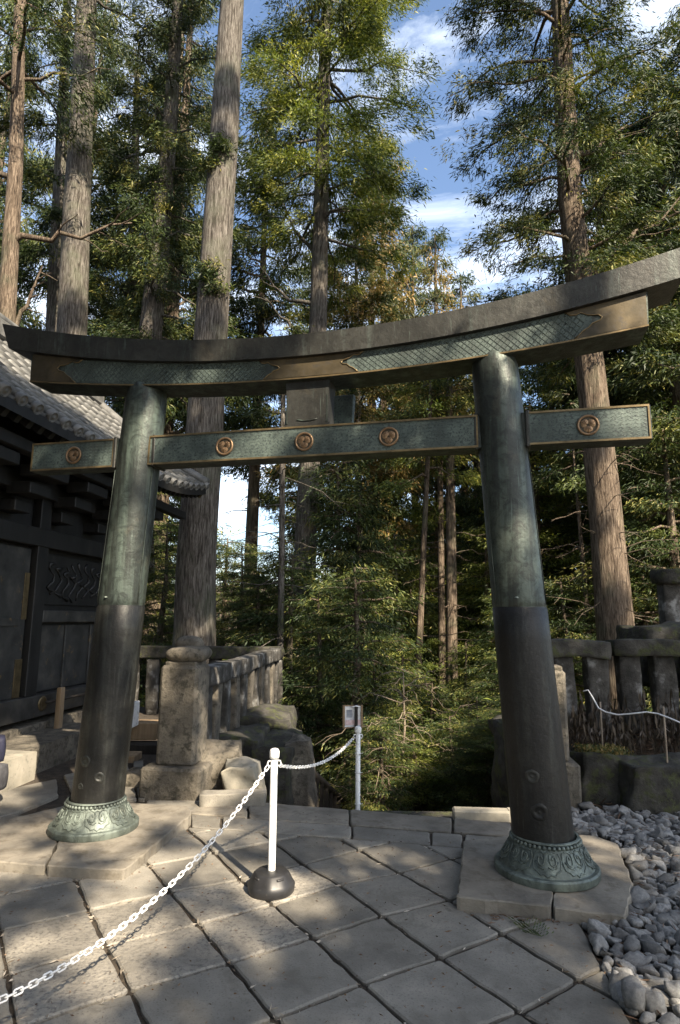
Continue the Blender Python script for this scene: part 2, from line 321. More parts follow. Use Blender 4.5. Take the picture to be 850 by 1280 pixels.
def clip(poly, p, n):
    out = []; n = np.array(n); p = np.array(p)
    for a, b in zip(poly, poly[1:] + poly[:1]):
        da, db = (a - p) @ n, (b - p) @ n
        if da >= 0: out.append(a)
        if da * db < 0: out.append(a + (b - a) * da / (da - db))
    return out
def worn(poly, seg=0.07, jit=0.005, corner=0.014):
    out = []
    n = len(poly)
    for k in range(n):
        a, b = poly[k], poly[(k + 1) % n]; L = np.linalg.norm(b - a)
        if L < 1e-4: continue
        d = (b - a) / L; nn = np.array([-d[1], d[0]]); c = min(corner, L * 0.2); m = max(1, int((L - 2 * c) / seg))
        for t in np.linspace(c, L - c, m + 1): out.append(a + d * t + nn * random.uniform(-jit, jit))
    return out
def shrink(poly, g):
    P = np.array(poly); n = len(P); area = 0.5 * sum(P[i][0] * P[(i + 1) % n][1] - P[(i + 1) % n][0] * P[i][1] for i in range(n))
    if area < 0: P = P[::-1]; area = -area
    if area < 0.012: return None
    q = [p.copy() for p in P]; base = [p.copy() for p in P]
    for i in range(n):
        a, b = base[i], base[(i + 1) % n]; L = np.linalg.norm(b - a)
        if L < 1e-4: continue
        d = (b - a) / L; nn = np.array([-d[1], d[0]]); q = clip(q, a + nn * g, nn)
        if len(q) < 3: return None
    return q
pave = MB()
pave.prism([(-9, -8), (1.62, -8), (1.5, 3.0), (1.9, 4.6), (1.9, 5.9), (-1.25, 6.0), (-1.25, 12.8), (-9, 12.8)], -0.6, -0.022)
pavement = solo('pavement', pave, M['soil'], kind='structure', org=(0, 0, 0))
n_slab = 0
def slab(poly, z=0.0, mat=None, th=0.06, gap=0.0115, jit=0.006, parent=None, tiltj=0.003):
    q = shrink([np.array(p[:2], float) for p in poly], gap)
    if q is None: return None
    q = worn(q, jit=jit); c = np.mean(q, 0); mb = MB(); mb.prism([p - c for p in q], -th, 0, ins=0.010, bz=0.007)
    o = obj('slab', mb.mesh('slab'), mat or random.choice([M['slab'], M['slab'], M['slab_pitted']]), parent or pavement)
    o.location = (c[0], c[1], z + random.uniform(-tiltj, tiltj)); o.rotation_euler = (random.uniform(-.004, .004), random.uniform(-.004, .004), 0)
    return o
L3a, L3b = gd(239, 1034)[:2], gd(578, 1059)[:2]; d3 = (L3b - L3a) / np.linalg.norm(L3b - L3a); n3 = np.array([d3[1], -d3[0]])
Ga, Gb = gd(716, 1136)[:2], gd(782, 1260)[:2]; dg = (Gb - Ga) / np.linalg.norm(Gb - Ga); ng = np.array([dg[1], -dg[0]])
if ng @ (np.array([0, 4]) - Ga) < 0: ng = -ng
pitted = {(-3, -1), (-2, -1), (-4, -1), (-2, -2), (-3, -2), (-2, 0 - 1), (-1, -2), (-4, -2)}
for i in range(-9, 8):
    for j in range(-9, 14):
        poly = [gridpt(i, j), gridpt(i + 1, j), gridpt(i + 1, j + 1), gridpt(i, j + 1)]; c = np.mean(poly, 0)
        if c[0] < -3.3 or c[1] < -2.5: continue
        poly = clip(poly, L3a, n3)
        if len(poly) >= 3: poly = clip(poly, Ga, ng)
        if len(poly) < 3: continue
        slab(poly, mat=M['slab_pitted'] if (i, j) in pitted else M['slab'])
# edge rows along the top of the stair
def row(xsn, la, lb, z=0.0, mat=None):
    for a, b in zip(xsn[:-1], xsn[1:]):
        def on(l, x):
            (x0, y0), (x1, y1) = l; return gd(x, y0 + (y1 - y0) * (x - x0) / (x1 - x0))[:2]
        slab([on(la, a), on(la, b), on(lb, b), on(lb, a)], z, mat or M['slab'])
l1 = ((262, 997), (568, 1022.7)); l2 = ((241, 1018), (579, 1042)); l3 = ((239, 1034), (579, 1059))
row([236, 310, 437, 566, 640, 720], l1, l2, 0.004, M['plinth']); row([238, 277, 338, 440, 539, 579, 640, 720], l2, l3)
# slabs between the left plinth and the step
for px in ([(-80, 1022), (20, 985), (72, 974), (75, 1004), (20, 1018), (-70, 1056)], [(78, 970), (160, 952), (172, 1000), (95, 1003)],
           [(165, 952), (180, 950), (182, 1001), (172, 1000)], [(182, 1001), (258, 1001), (241, 1016), (180, 1008)]):
    slab([gd(*p) for p in px], 0.01, M['slab'])
# raised plinth slabs under the two pillars
for name, px, z, m in (('left', [(-70, 1072), (58, 1082), (96, 1003), (-60, 1040)], 0.062, M['plinth']), ('left', [(58, 1082), (156, 1088), (240, 1018), (236, 1007), (166, 1003), (96, 1003)], 0.068, M['plinth']),
                       ('right', [(578, 1050), (642, 1042), (705, 1042), (689, 1134), (571, 1122)], 0.078, M['plinth']),
                       ('right', [(705, 1042), (745, 1044), (772, 1054), (792, 1102), (784, 1146), (689, 1134)], 0.07, M['plinth'])):
    o = slab([gd(p[0], p[1], z) for p in px], z, m, th=0.14, gap=0.006, jit=0.008, tiltj=0)
    o.name = 'plinth_slab'
# stair flight going down behind the terrace edge
stair = MB(); stair.prism([(-1.2, 6.02), (1.85, 5.9), (1.85, 6.3), (-1.2, 6.35)], -1.0, -0.05)
st = solo('stair', stair, M['stone_dark'], kind='structure', org=(0, 6, 0))
for k in range(9):
    mb = MB(); y = 6.15 + k * 0.32; mb.bbox((0.33, y + 0.17, -0.16 * (k + 1) - 0.12), (3.06, 0.36, 0.24), 0.015)
    o = part('step', mb, M['stone'], st)

# ---------------------------------------------------------------- rough stones
def rough_block(size, n=4, rnd=0.25, amp=0.04, seed=0, freq=1.7):
    V = {}; Fs = []; mb = MB(); S = np.array(size) / 2.0
    def vid(p):
        k = tuple(p)
        if k not in V:
            q = np.array(p, float) / n * 2 - 1; u = q / max(1e-6, np.linalg.norm(q)) * 1.25
            q = q * (1 - rnd) + u * rnd; w = q * S
            nn = mnoise.noise_vector(Vector((w * freq).tolist()) + Vector((seed * 3.7, seed * 1.3, 7.1)))
            n2 = mnoise.noise_vector(Vector((w * freq * 3.1).tolist()) + Vector((seed * 2.3, 4.0, seed)))
            w = w + np.array(nn) * amp * 2 + np.array(n2) * amp * 0.7
            V[k] = len(mb.v); mb.v.append(tuple(w))
        return V[k]
    for a in range(3):
        for sg in (0, n):
            for i in range(n):
                for j in range(n):
                    def P(x, y):
                        p = [0, 0, 0]; p[a] = sg; p[(a + 1) % 3] = x; p[(a + 2) % 3] = y; return vid(p)
                    q = (P(i, j), P(i + 1, j), P(i + 1, j + 1), P(i, j + 1))
                    mb.f.append(q if sg else q[::-1]); mb.sm.append(True)
    return mb

# ---------------------------------------------------------------- gate (torii)
TA = np.array([-1.9565, 5.3795]); TB = np.array([1.421, 4.571]); TM = (TA + TB) / 2
TU = (TB - TA) / np.linalg.norm(TB - TA); TN = np.array([-TU[1], TU[0]])
AX = np.array([[TU[0], TU[1], 0], [TN[0], TN[1], 0], [0, 0, 1.0]])
def tp(u, v, z): return np.array([*(TM + TU * u + TN * v), z])
torii = thing('torii_gate', 'tall dark bronze shrine gate with two leaning pillars and upswept lintel', 'gate', (*TM, 0.0))
HL = 1.7365; LEAN = 0.229
def pillar_u(sg, z): return sg * (HL - LEAN * (z - 0.09) / 3.666)
def ruyi():
    # cloud-scroll motif in (s, t) plane, ~0.19 wide, 0.1 tall, relief along n; returned as list of tubes and a pad
    tubes = []
    out = [(-0.098, 0.055), (-0.085, 0.02), (-0.06, 0.012), (-0.045, 0.0), (-0.02, 0.004), (0, -0.008), (0.02, 0.004), (0.045, 0.0), (0.06, 0.012), (0.085, 0.02), (0.098, 0.055), (0.085, 0.085), (0.05, 0.093), (0.025, 0.082), (0, 0.09), (-0.025, 0.082), (-0.05, 0.093), (-0.085, 0.085), (-0.098, 0.055)]
    tubes.append((out, 0.0045))
    for sg in (-1, 1):
        sp_ = []
        for k in range(15):
            a = k / 14 * 3.6 * math.pi * 0.62; r = 0.030 - 0.023 * k / 14
            sp_.append((sg * (0.043 + r * math.cos(a + 2.4)), 0.056 + r * math.sin(a + 2.4)))
        tubes.append((sp_, 0.0055))
        tubes.append(([(sg * 0.008, 0.03), (sg * 0.03, 0.022), (sg * 0.058, 0.03), (sg * 0.078, 0.05)], 0.004))
    return tubes
RUYI = ruyi()
prof = [(0.338, 0.0), (0.343, 0.012), (0.343, 0.05), (0.336, 0.062), (0.318, 0.067), (0.306, 0.060), (0.296, 0.088), (0.276, 0.118), (0.256, 0.148), (0.24, 0.175), (0.231, 0.196), (0.226, 0.204), (0.215, 0.212)]
def prof_r(t):
    # point on the bell from t=0 (low) to 1 (top)
    P = [p for p in prof if 0.059 <= p[1] <= 0.2 and p[0] < 0.31]; L = np.linspace(0, 1, len(P)); return np.interp(t, L, [p[0] for p in P]), np.interp(t, L, [p[1] for p in P])
for sg, zb in ((-1, 0.066), (1, 0.076)):
    c0 = tp(pillar_u(sg, zb), 0, zb); c1 = tp(pillar_u(sg, 3.8), 0, 3.8); ax = (c1 - c0)
    mb = MB(); zs = np.r_[np.linspace(zb + 0.19, 1.832, 8), 1.836, 1.842, 1.848, 1.852, np.linspace(1.9, 3.6, 8), 3.70, 3.745, 3.775, 3.79]
    V = []; nS = 40
    for z in zs:
        c = c0 + ax * (z - zb) / (3.8 - zb); r = 0.207 - 0.026 * (z / 3.7)
        if 1.835 < z < 1.849: r -= 0.005
        if z >= 1.85: r -= 0.003
        if z > 3.65: r *= math.sqrt(max(0.0, 1 - ((z - 3.65) / 0.16) ** 2)) * 0.35 + 0.65
        for k in range(nS):
            a = 2 * math.pi * k / nS; V.append(c + np.array([r * math.cos(a), r * math.sin(a), 0]))
    q9 = [(i * nS + k, i * nS + (k + 1) % nS, (i + 1) * nS + (k + 1) % nS, (i + 1) * nS + k) for i in range(len(zs) - 1) for k in range(nS)]
    mb.add(V[9 * nS:], q9[:(len(zs) - 10) * nS], True); mb.add(V[-nS:], [tuple(range(nS))])
    pil = part('pillar', mb, M['bronze'], torii)
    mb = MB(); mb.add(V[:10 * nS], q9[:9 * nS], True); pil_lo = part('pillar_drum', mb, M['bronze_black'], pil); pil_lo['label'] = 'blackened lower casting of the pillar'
    # vertical casting seam and repaired patches
    sm = MB()
    for ang in (3.5, 5.75):
        pts = [c0 + ax * (z - zb) / (3.8 - zb) + (0.2065 - 0.026 * z / 3.7) * np.array([math.cos(ang), math.sin(ang), 0]) for z in np.linspace(1.86, 3.0, 8)]
        sm.tube(pts, 0.004, 5)
    part('seam', sm, M['bronze'], pil)
    for ang, z, rr in (((4.35, 0.62, 0.05), (5.0, 0.5, 0.045), (4.3, 0.43, 0.028)) if sg < 0 else ((4.28, 0.72, 0.05), (4.4, 0.5, 0.06))):
        mb = MB(); c = c0 + ax * (z - zb) / (3.8 - zb); r = 0.203 - 0.026 * z / 3.7; V = []; nn = 16
        for rad, dz in ((1.0, 0.002), (0.8, 0.007), (0.45, 0.008), (0.4, 0.003), (0.12, 0.009)):
            for k in range(nn):
                th = 2 * math.pi * k / nn; q = rr * rad * (1 + 0.04 * math.sin(3 * th + z * 9) + 0.04 * math.sin(5 * th)); aa = ang + q * math.cos(th) / r
                V.append(c + np.array([(r + dz) * math.cos(aa), (r + dz) * math.sin(aa), q * math.sin(th)]))
        mb.add(V, [(i * nn + k, i * nn + (k + 1) % nn, (i + 1) * nn + (k + 1) % nn, (i + 1) * nn + k) for i in range(4) for k in range(nn)] + [tuple(4 * nn + k for k in range(nn))], True)
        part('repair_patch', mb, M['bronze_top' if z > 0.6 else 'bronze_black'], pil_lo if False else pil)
    b = MB()
    for seg in ([(0.0, 0.0), (0.338, 0.0)], [(0.338, 0.0), (0.344, 0.008), (0.344, 0.046)], [(0.344, 0.046), (0.334, 0.056)], [(0.334, 0.056), (0.318, 0.058)], [(0.318, 0.058), (0.312, 0.052), (0.306, 0.060)], prof[5:] + [(0.2, 0.22)]):
        b.lathe(seg, 72, (c0[0], c0[1], zb), True, False)
    foot = part('pillar_foot', b, M['verdigris'], torii)
    bd = MB()
    for k in range(46):
        a = 2 * math.pi * k / 46; bd.lathe([(0.0, -0.0145), (0.010, -0.010), (0.0145, 0), (0.010, 0.010), (0.0, 0.0145)], 8, (c0[0] + 0.226 * math.cos(a), c0[1] + 0.226 * math.sin(a), zb + 0.212), True, False)
    bd.lathe([(0.222, 0.226), (0.228, 0.231), (0.222, 0.238), (0.208, 0.24)], 48, (c0[0], c0[1], zb), True, False)
    tag(part('bead_ring', bd, M['verdigris'], foot), kind='stuff')
    for k in range(9):
        a0 = 2 * math.pi * (k + 0.35) / 9; mb = MB()
        def P(s_, t_, lift):
            t = np.clip((t_ + 0.012) / 0.108, 0, 1); r, z = prof_r(t); a = a0 + s_ / 0.272 * (0.94 + 0.0 * t); r2 = r + lift
            return np.array([c0[0] + r2 * math.cos(a), c0[1] + r2 * math.sin(a), zb + z + lift * 0.5])
        for q_, (pts, w) in enumerate(RUYI): mb.tube([P(s_, t_, 0.003 if q_ == 0 else 0.0065) for s_, t_ in pts], w, 6)
        # raised cloud body
        ol = RUYI[0][0][:-1]; cc = P(0, 0.05, 0.005); V = [P(s_ * 0.96, t_, 0.002) for s_, t_ in ol] + [P(s_ * 0.55, 0.045 + (t_ - 0.045) * 0.55, 0.004) for s_, t_ in ol] + [cc]
        n = len(ol); mb.add(V, [(q, (q + 1) % n, n + (q + 1) % n, n + q) for q in range(n)] + [(n + q, n + (q + 1) % n, 2 * n) for q in range(n)], True)
        part('cloud_scroll', mb, M['verdigris'], foot)
def k_top(u): return 4.035 + 0.0495 * u * u
def k_bot(u): return 3.855 + 0.0415 * u * u
def s_top(u): return 3.86 + 0.0395 * u * u
def s_bot(u): return 3.672 + 0.0272 * u * u
def beam(name, u0, u1, v0, v1, fb, ft, mat, nseg=48, flare=0.0, ridge=0.0, slant=0.0):
    mb = MB(); V = []; us = np.linspace(u0, u1, nseg + 1)
    for u in us:
        zb_, zt_ = fb(u), ft(u); e = flare * u / max(abs(u0), abs(u1))
        V += [tp(u, v0, zb_), tp(u, v1, zb_), tp(u + e, v1 + slant, zt_), tp(u + e, 0, zt_ + ridge), tp(u + e, v0 - slant, zt_)]
    n = 5; mb.add(V, [(i * n + k, i * n + (k + 1) % n, (i + 1) * n + (k + 1) % n, (i + 1) * n + k) for i in range(nseg) for k in range(n)] + [tuple(range(n))[::-1], tuple(nseg * n + k for k in range(n))])
    return part(name, mb, mat, torii)
kas = beam('upper_lintel', -2.85, 2.85, -0.2, 0.2, k_bot, k_top, M['bronze_top'], ridge=0.07, flare=0.085, slant=0.015)
def stripf(u0, u1, v, f0, f1, d=0.006, n=30):
    mb = MB(); V = []
    for u in np.linspace(u0, u1, n + 1): V += [tp(u, v, f0(u)), tp(u, v - d, f0(u)), tp(u, v - d, f1(u)), tp(u, v, f1(u))]
    mb.add(V, [(i * 4 + k, i * 4 + (k + 1) % 4, i * 4 + 4 + (k + 1) % 4, i * 4 + 4 + k) for i in range(n) for k in range(4)] + [(0, 1, 2, 3)[::-1], tuple(n * 4 + k for k in range(4))]); return mb
shm = beam('lower_lintel', -2.625, 2.60, -0.15, 0.15, s_bot, s_top, M['bronze'], flare=0.01)
part('gilt_edge', stripf(-2.62, 2.6, -0.15, lambda u: s_bot(u) + 0.002, lambda u: s_bot(u) + 0.014, 0.010), M['gilt'], shm)
VF = -0.15
for ua, ub in ((-2.26, -0.28), (0.36, 2.22)):
    p = part('diaper_panel', stripf(ua, ub, VF, lambda u: s_bot(u) + 0.018, lambda u: s_top(u) - 0.004, 0.003), M['patina'], shm)
    mb = MB(); sp_ = 0.05
    for fam in (-1, 1):
        for k in np.arange(ua - 0.3, ub + 0.3, sp_):
            # slanted thin ridges clipped to the panel
            pts = []
            for t in np.linspace(0, 1, 7):
                u = k + fam * (t - 0.5) * 0.18
                if ua + 0.05 + 0.04 * abs(t - .5) < u < ub - 0.05:
                    pts.append(tp(u, VF - 0.004, s_bot(u) + 0.022 + t * (s_top(u) - s_bot(u) - 0.030)))
            if len(pts) >= 2: mb.tube(pts, 0.003, 4, False, False)
    tag(part('diaper_relief', mb, M['patina'], p), kind='stuff')
def plate(poly, name='gilt_plate', mat='brass_brown', d=0.008, parent=None):
    mb = MB(); fr = []; bk = []
    for u, t in poly:
        z = s_bot(u) + 0.016 + t * (s_top(u) - s_bot(u) - 0.018); fr.append(tp(u, VF - d, z)); bk.append(tp(u, VF, z))
    n = len(poly); mb.add(fr + bk, [tuple(range(n))] + [(k, n + k, n + (k + 1) % n, (k + 1) % n) for k in range(n)])
    return part(name, mb, M[mat], parent or shm)
def edge(u, sg):   # cusped inner edge, running from t=1 to t=0
    return [(u + sg * a, t) for a, t in ((0.22, 1.0), (0.18, 0.86), (0.14, 0.83), (0.11, 0.88), (0.06, 0.74), (0.03, 0.7), (-0.015, 0.66), (-0.04, 0.55), (-0.02, 0.46), (0.03, 0.42), (0.06, 0.3), (0.1, 0.22), (0.13, 0.1), (0.16, 0.0))]
plate([(-2.618, 0)] + [(-2.614, 1)] + edge(-2.3, 1))
plate([(2.592, 0)] + [(2.597, 1)] + edge(2.25, -1))
plate(edge(-0.3, -1)[::-1] + edge(0.38, 1)) if False else plate([(u, t) for u, t in edge(-0.24, -0.7)] + [(u, t) for u, t in edge(0.34, 0.7)[::-1]])
for u, sg in ((-2.3, 1), (2.25, -1), (-0.24, -0.7), (0.34, 0.7)):
    mb = MB(); mb.tube([tp(a, VF - 0.009, s_bot(a) + 0.016 + t * (s_top(a) - s_bot(a) - 0.018)) for a, t in edge(u, sg)], 0.005, 6)
    part('plate_rim', mb, M['gilt'], shm)
nuki = MB(); nuki.bbox(tp(0, 0, 3.16), (5.17, 0.178, 0.258), 0.006, AX); nk = part('tie_beam', nuki, M['bronze'], torii)
for ua, ub, d in ((-2.575, -1.74, 0.006), (-1.40, 1.37, 0.012), (1.73, 2.575, 0.006)):
    mb = MB(); L = ub - ua; mb.box(tp((ua + ub) / 2, -0.089 - d / 2, 3.16), (L - 0.02, d, 0.226), AX); pn = part('patterned_panel', mb, M['patina'], nk)
    for (u, z, lu, lz) in (((ua + ub) / 2, 3.2805, L, 0.015), ((ua + ub) / 2, 3.0395, L, 0.015), (ua + 0.006, 3.16, 0.012, 0.226), (ub - 0.006, 3.16, 0.012, 0.226)):
        m2 = MB(); m2.box(tp(u, -0.089 - d, z), (lu, 0.012 + d * 0.6, lz), AX); part('gilt_rim', m2, M['gilt'], nk)
    mb = MB()   # shallow wave pattern
    for zz in np.arange(3.062, 3.262, 0.028):
        for u in np.arange(ua + 0.03, ub - 0.05, 0.05):
            mb.tube([tp(u + (0.012 if int(zz * 1000) % 2 else 0), -0.0895 - d, zz), tp(u + 0.02, -0.0895 - d, zz + 0.011), tp(u + 0.042, -0.0895 - d, zz)], 0.0021, 3, False, False)
    tag(part('wave_relief', mb, M['patina'], pn), kind='stuff')
def crest(u, z, v):
    mb = MB(); n = 32
    def P(x, y, d): return tp(u + x, v - d, z + y)
    V = [P(0.066 * math.cos(2 * math.pi * k / n), 0.066 * math.sin(2 * math.pi * k / n), 0.004) for k in range(n)]
    mb.add(V, [tuple(range(n))[::-1]]); c = part('crest', mb, M['crest_ground'], torii)
    mb = MB(); mb.tube([P(0.07 * math.cos(2 * math.pi * k / n), 0.07 * math.sin(2 * math.pi * k / n), 0.006) for k in range(n + 1)], 0.0095, 8, False); part('ring', mb, M['crest'], c)
    for k in range(3):
        a = math.pi / 2 + k * 2 * math.pi / 3 + math.pi; mb = MB()
        def Q(r, t, d):     # r along the axis, t across; stalk towards the centre
            return P(r * math.cos(a) - t * math.sin(a), r * math.sin(a) + t * math.cos(a), d)
        ol = [(0.010, 0), (0.006, 0.012), (0.012, 0.026), (0.028, 0.033), (0.042, 0.027), (0.052, 0.012), (0.058, 0.0), (0.052, -0.012), (0.042, -0.027), (0.028, -0.033), (0.012, -0.026), (0.006, -0.012)]
        m_ = len(ol); V = [Q(r, t, 0.005) for r, t in ol] + [Q(0.03 + (r - 0.03) * 0.6, t * 0.6, 0.009) for r, t in ol] + [Q(0.03, 0, 0.009)]
        mb.add(V, [(q, (q + 1) % m_, m_ + (q + 1) % m_, m_ + q) for q in range(m_)] + [(m_ + q, m_ + (q + 1) % m_, 2 * m_) for q in range(m_)], True)
        mb.tube([Q(0.008, 0, 0.011), Q(0.03, 0, 0.0125), Q(0.054, 0, 0.009)], 0.0032, 5)
        for sgn in (-1, 1): mb.tube([Q(0.018, 0, 0.0135), Q(0.03, sgn * 0.014, 0.015), Q(0.042, sgn * 0.019, 0.012)], 0.002, 4)
        part('leaf', mb, M['crest'], c)
for u, v in ((-2.139, -0.096), (-0.695, -0.102), (-0.003, -0.102), (0.687, -0.102), (2.156, -0.096)): crest(u, 3.157, v)
# strut between tie beam and lintel, wedge collars, plaque on the far side
mb = MB()
for z0, z1, w0, w1 in ((3.29, 3.31, 0.185, 0.19), (3.31, 3.55, 0.175, 0.178), (3.55, 3.70, 0.178, 0.19)):
    V = [tp(0.015 + sx * w, sy * 0.1, z) for z, w in ((z0, w0), (z1, w1)) for sx, sy in ((-1, -1), (1, -1), (1, 1), (-1, 1))]
    mb.add(V, [(k, (k + 1) % 4, 4 + (k + 1) % 4, 4 + k) for k in range(4)] + [(4, 5, 6, 7), (3, 2, 1, 0)])
stt = part('strut', mb, M['bronze_top'], torii)
mb = MB(); mb.tube([tp(-0.07 + 0.17 * t, -0.104, 3.345 - 0.012 * math.sin(math.pi * t)) for t in np.linspace(0, 1, 9)], 0.0045, 5); part('engraved_line', mb, M['bronze'], stt)
for sx in (-0.155, 0.185):
    mb = MB(); mb.box(tp(sx, -0.102, 3.43), (0.012, 0.008, 0.23), AX); part('strut_rim', mb, M['bronze'], stt)
for sg in (-1, 1):
    for side in (-1, 1):
        mb = MB(); u = pillar_u(sg, 3.16) + side * 0.188; mb.bbox(tp(u, 0, 3.16), (0.03, 0.212, 0.28), 0.006, AX); part('wedge_collar', mb, M['bronze_top'], torii)
ax2 = AX.copy(); th = R_(-14); ax2[1] = AX[1] * math.cos(th) + AX[2] * math.sin(th); ax2[2] = -AX[1] * math.sin(th) + AX[2] * math.cos(th)
mb = MB(); mb.bbox(tp(0.02, 0.26, 3.47), (0.62, 0.05, 0.42), 0.02, ax2); pq = part('name_plaque', mb, M['patina'], torii)
for kx in (0.24, 0.27, 0.3):
    for kz in (-0.13, 0.0, 0.12):
        m2 = MB(); c = tp(0.02, 0.26, 3.47) + ax2[0] * (kx - 0.02) - ax2[1] * 0.026 + ax2[2] * kz; m2.box(c, (0.01, 0.006, 0.012), ax2); part('rivet', m2, M['bronze'], pq)
mb = MB(); mb.bbox(tp(0.2, 0.13, 3.315), (0.1, 0.12, 0.05), 0.01, AX); part('plaque_bracket', mb, M['white'], pq)
for sg, zc in ((-1, 1), (1, 1)):
    mb = MB(); c = tp(pillar_u(sg, 1.84), 0, 1.905); a = 4.35; r = 0.196
    mb.lathe([(0.014, -0.004), (0.014, 0.004), (0.006, 0.008)], 10, (c[0] + r * math.cos(a), c[1] + r * math.sin(a), c[2])); part('bolt', mb, M['verdigris'], torii)
# ---------------------------------------------------------------- gravel and pebbles
gv = MB()
gpoly = [gd(705, 1046), gd(770, 1052), gd(800, 1110), gd(790, 1150), gd(716, 1130), gd(740, 1180), gd(785, 1265), np.array([1.75, 2.2, 0]), np.array([1.8, 0, 0]), np.array([4.6, 0, 0]), np.array([4.8, 4, 0]), np.array([4.4, 6.25, 0]), np.array([2.0, 6.2, 0])]
gravel = solo('gravel_bed', MB().prism([(1.2, -3), (6, -3), (6, 6.35), (1.95, 6.3), (1.2, 5.2)], -0.5, -0.018), M['soil'], kind='structure', org=(3, 4, 0))
pm = []
for k in range(9):
    b = rough_block((1.0, random.uniform(0.6, 0.95), random.uniform(0.5, 0.75)), 4, random.choice([0.45, 0.6, 0.75]), 0.13, k + 11, 1.6)
    me = b.mesh('pebble'); me.materials.append(M['pebble']); pm.append(me)
def inpoly(p, poly):
    c = False; n = len(poly)
    for i in range(n):
        a, b = poly[i], poly[(i + 1) % n]
        if (a[1] > p[1]) != (b[1] > p[1]) and p[0] < (b[0] - a[0]) * (p[1] - a[1]) / (b[1] - a[1]) + a[0]: c = not c
    return c
cand = []
def try_peb(x, y, s, z=0.0):
    for (qx, qy, qs, qz) in cand:
        if abs(qz - z) < 0.03 and (qx - x) ** 2 + (qy - y) ** 2 < (0.40 * (qs + s)) ** 2: return False
    cand.append((x, y, s, z)); return True
pl_r = [gd(p[0], p[1]) [:2] for p in [(566, 1050), (642, 1040), (705, 1040), (752, 1046), (778, 1060), (797, 1102), (788, 1148), (689, 1138), (571, 1126)]]
for k in range(26000):
    y = random.uniform(2.0, 6.25); x = random.uniform(1.2, 4.3); s = random.choice([0.06, 0.075, 0.085, 0.095, 0.11, 0.125])
    if k > 9000: s = random.uniform(0.05, 0.08)
    if k > 16000: s = random.uniform(0.022, 0.045)
    if abs(x - 0.55 * y * 1.0) > 3: continue
    if not inpoly((x, y), gpoly) or inpoly((x, y), pl_r): continue
    if y > 5.75 and random.random() < 0.5: continue
    try_peb(x, y, s)
for px, s in (((795, 1258), 0.12), ((735, 1015), 0.12), ((752, 1033), 0.1), ((845, 1250), 0.11)):
    g_ = gd(*px); cand.append((g_[0], g_[1], s, 0.035))
cand.sort(key=lambda q: -q[2] / max(1.0, q[1]) if abs(q[0] / q[1]) < 0.58 else 0)
rest = MB()
for k, (x, y, s, z0) in enumerate(cand):
    me = random.choice(pm); rz = random.uniform(0, 6.28); tl = (random.uniform(-.35, .35), random.uniform(-.35, .35), rz)
    if k < 296:
        o = obj('pebble', me, M['pebble'], gravel); o.location = (x - 3, y - 4, z0 + s * 0.12); o.scale = (s * random.uniform(.9, 1.2), s * random.uniform(.8, 1.0), s * random.uniform(.8, 1.05)); o.rotation_euler = tl
    elif k < 2600:
        mm = Matrix.Translation((x, y, z0 + s * 0.08)) @ Matrix.Rotation(rz, 4, 'Z') @ Matrix.Scale(s, 4)
        rest.add([mm @ v.co for v in me.vertices], [tuple(p.vertices) for p in me.polygons], True)
ro = part('small_pebbles', rest, M['pebble'], gravel); tag(ro, kind='stuff')

# ---------------------------------------------------------------- needle litter and debris (slivers)
def sliver_mesh(name, P, D, L, W, tint, curl=0.0):
    """one thin diamond per row: P base, D direction, L length, W width"""
    n = len(P); D = D / (np.linalg.norm(D, axis=1)[:, None] + 1e-9)
    S = np.cross(D, rng.normal(size=(n, 3))); S /= np.linalg.norm(S, axis=1)[:, None] + 1e-9
    mid = P + D * (L * 0.45)[:, None]; tip = P + D * L[:, None]; tip[:, 2] -= curl * L
    V = np.empty((n, 4, 3)); V[:, 0] = P; V[:, 1] = mid + S * (W / 2)[:, None]; V[:, 2] = tip; V[:, 3] = mid - S * (W / 2)[:, None]
    me = bpy.data.meshes.new(name); me.vertices.add(4 * n); me.vertices.foreach_set('co', V.astype(np.float32).ravel())
    me.loops.add(4 * n); me.loops.foreach_set('vertex_index', np.arange(4 * n, dtype=np.int32))
    me.polygons.add(n); me.polygons.foreach_set('loop_start', np.arange(0, 4 * n, 4, dtype=np.int32)); me.polygons.foreach_set('loop_total', np.full(n, 4, np.int32))
    at_ = me.attributes.new('tint', 'FLOAT', 'POINT'); at_.data.foreach_set('value', np.repeat(tint, 4).astype(np.float32))
    me.update(calc_edges=True); return me
def litter(name, pts, z, L, W, mat, label, spread=0.0, flat=0.12):
    P = np.c_[pts, z]; n = len(P); D = rng.normal(size=(n, 3)); D[:, 2] *= flat; D[:, 2] = np.abs(D[:, 2])
    me = sliver_mesh(name, P, D, rng.uniform(L * 0.5, L * 1.3, n), rng.uniform(W * 0.6, W * 1.4, n), rng.uniform(0, 1, n))
    o = obj(name, me, mat); return tag(o, label, 'debris', kind='stuff')
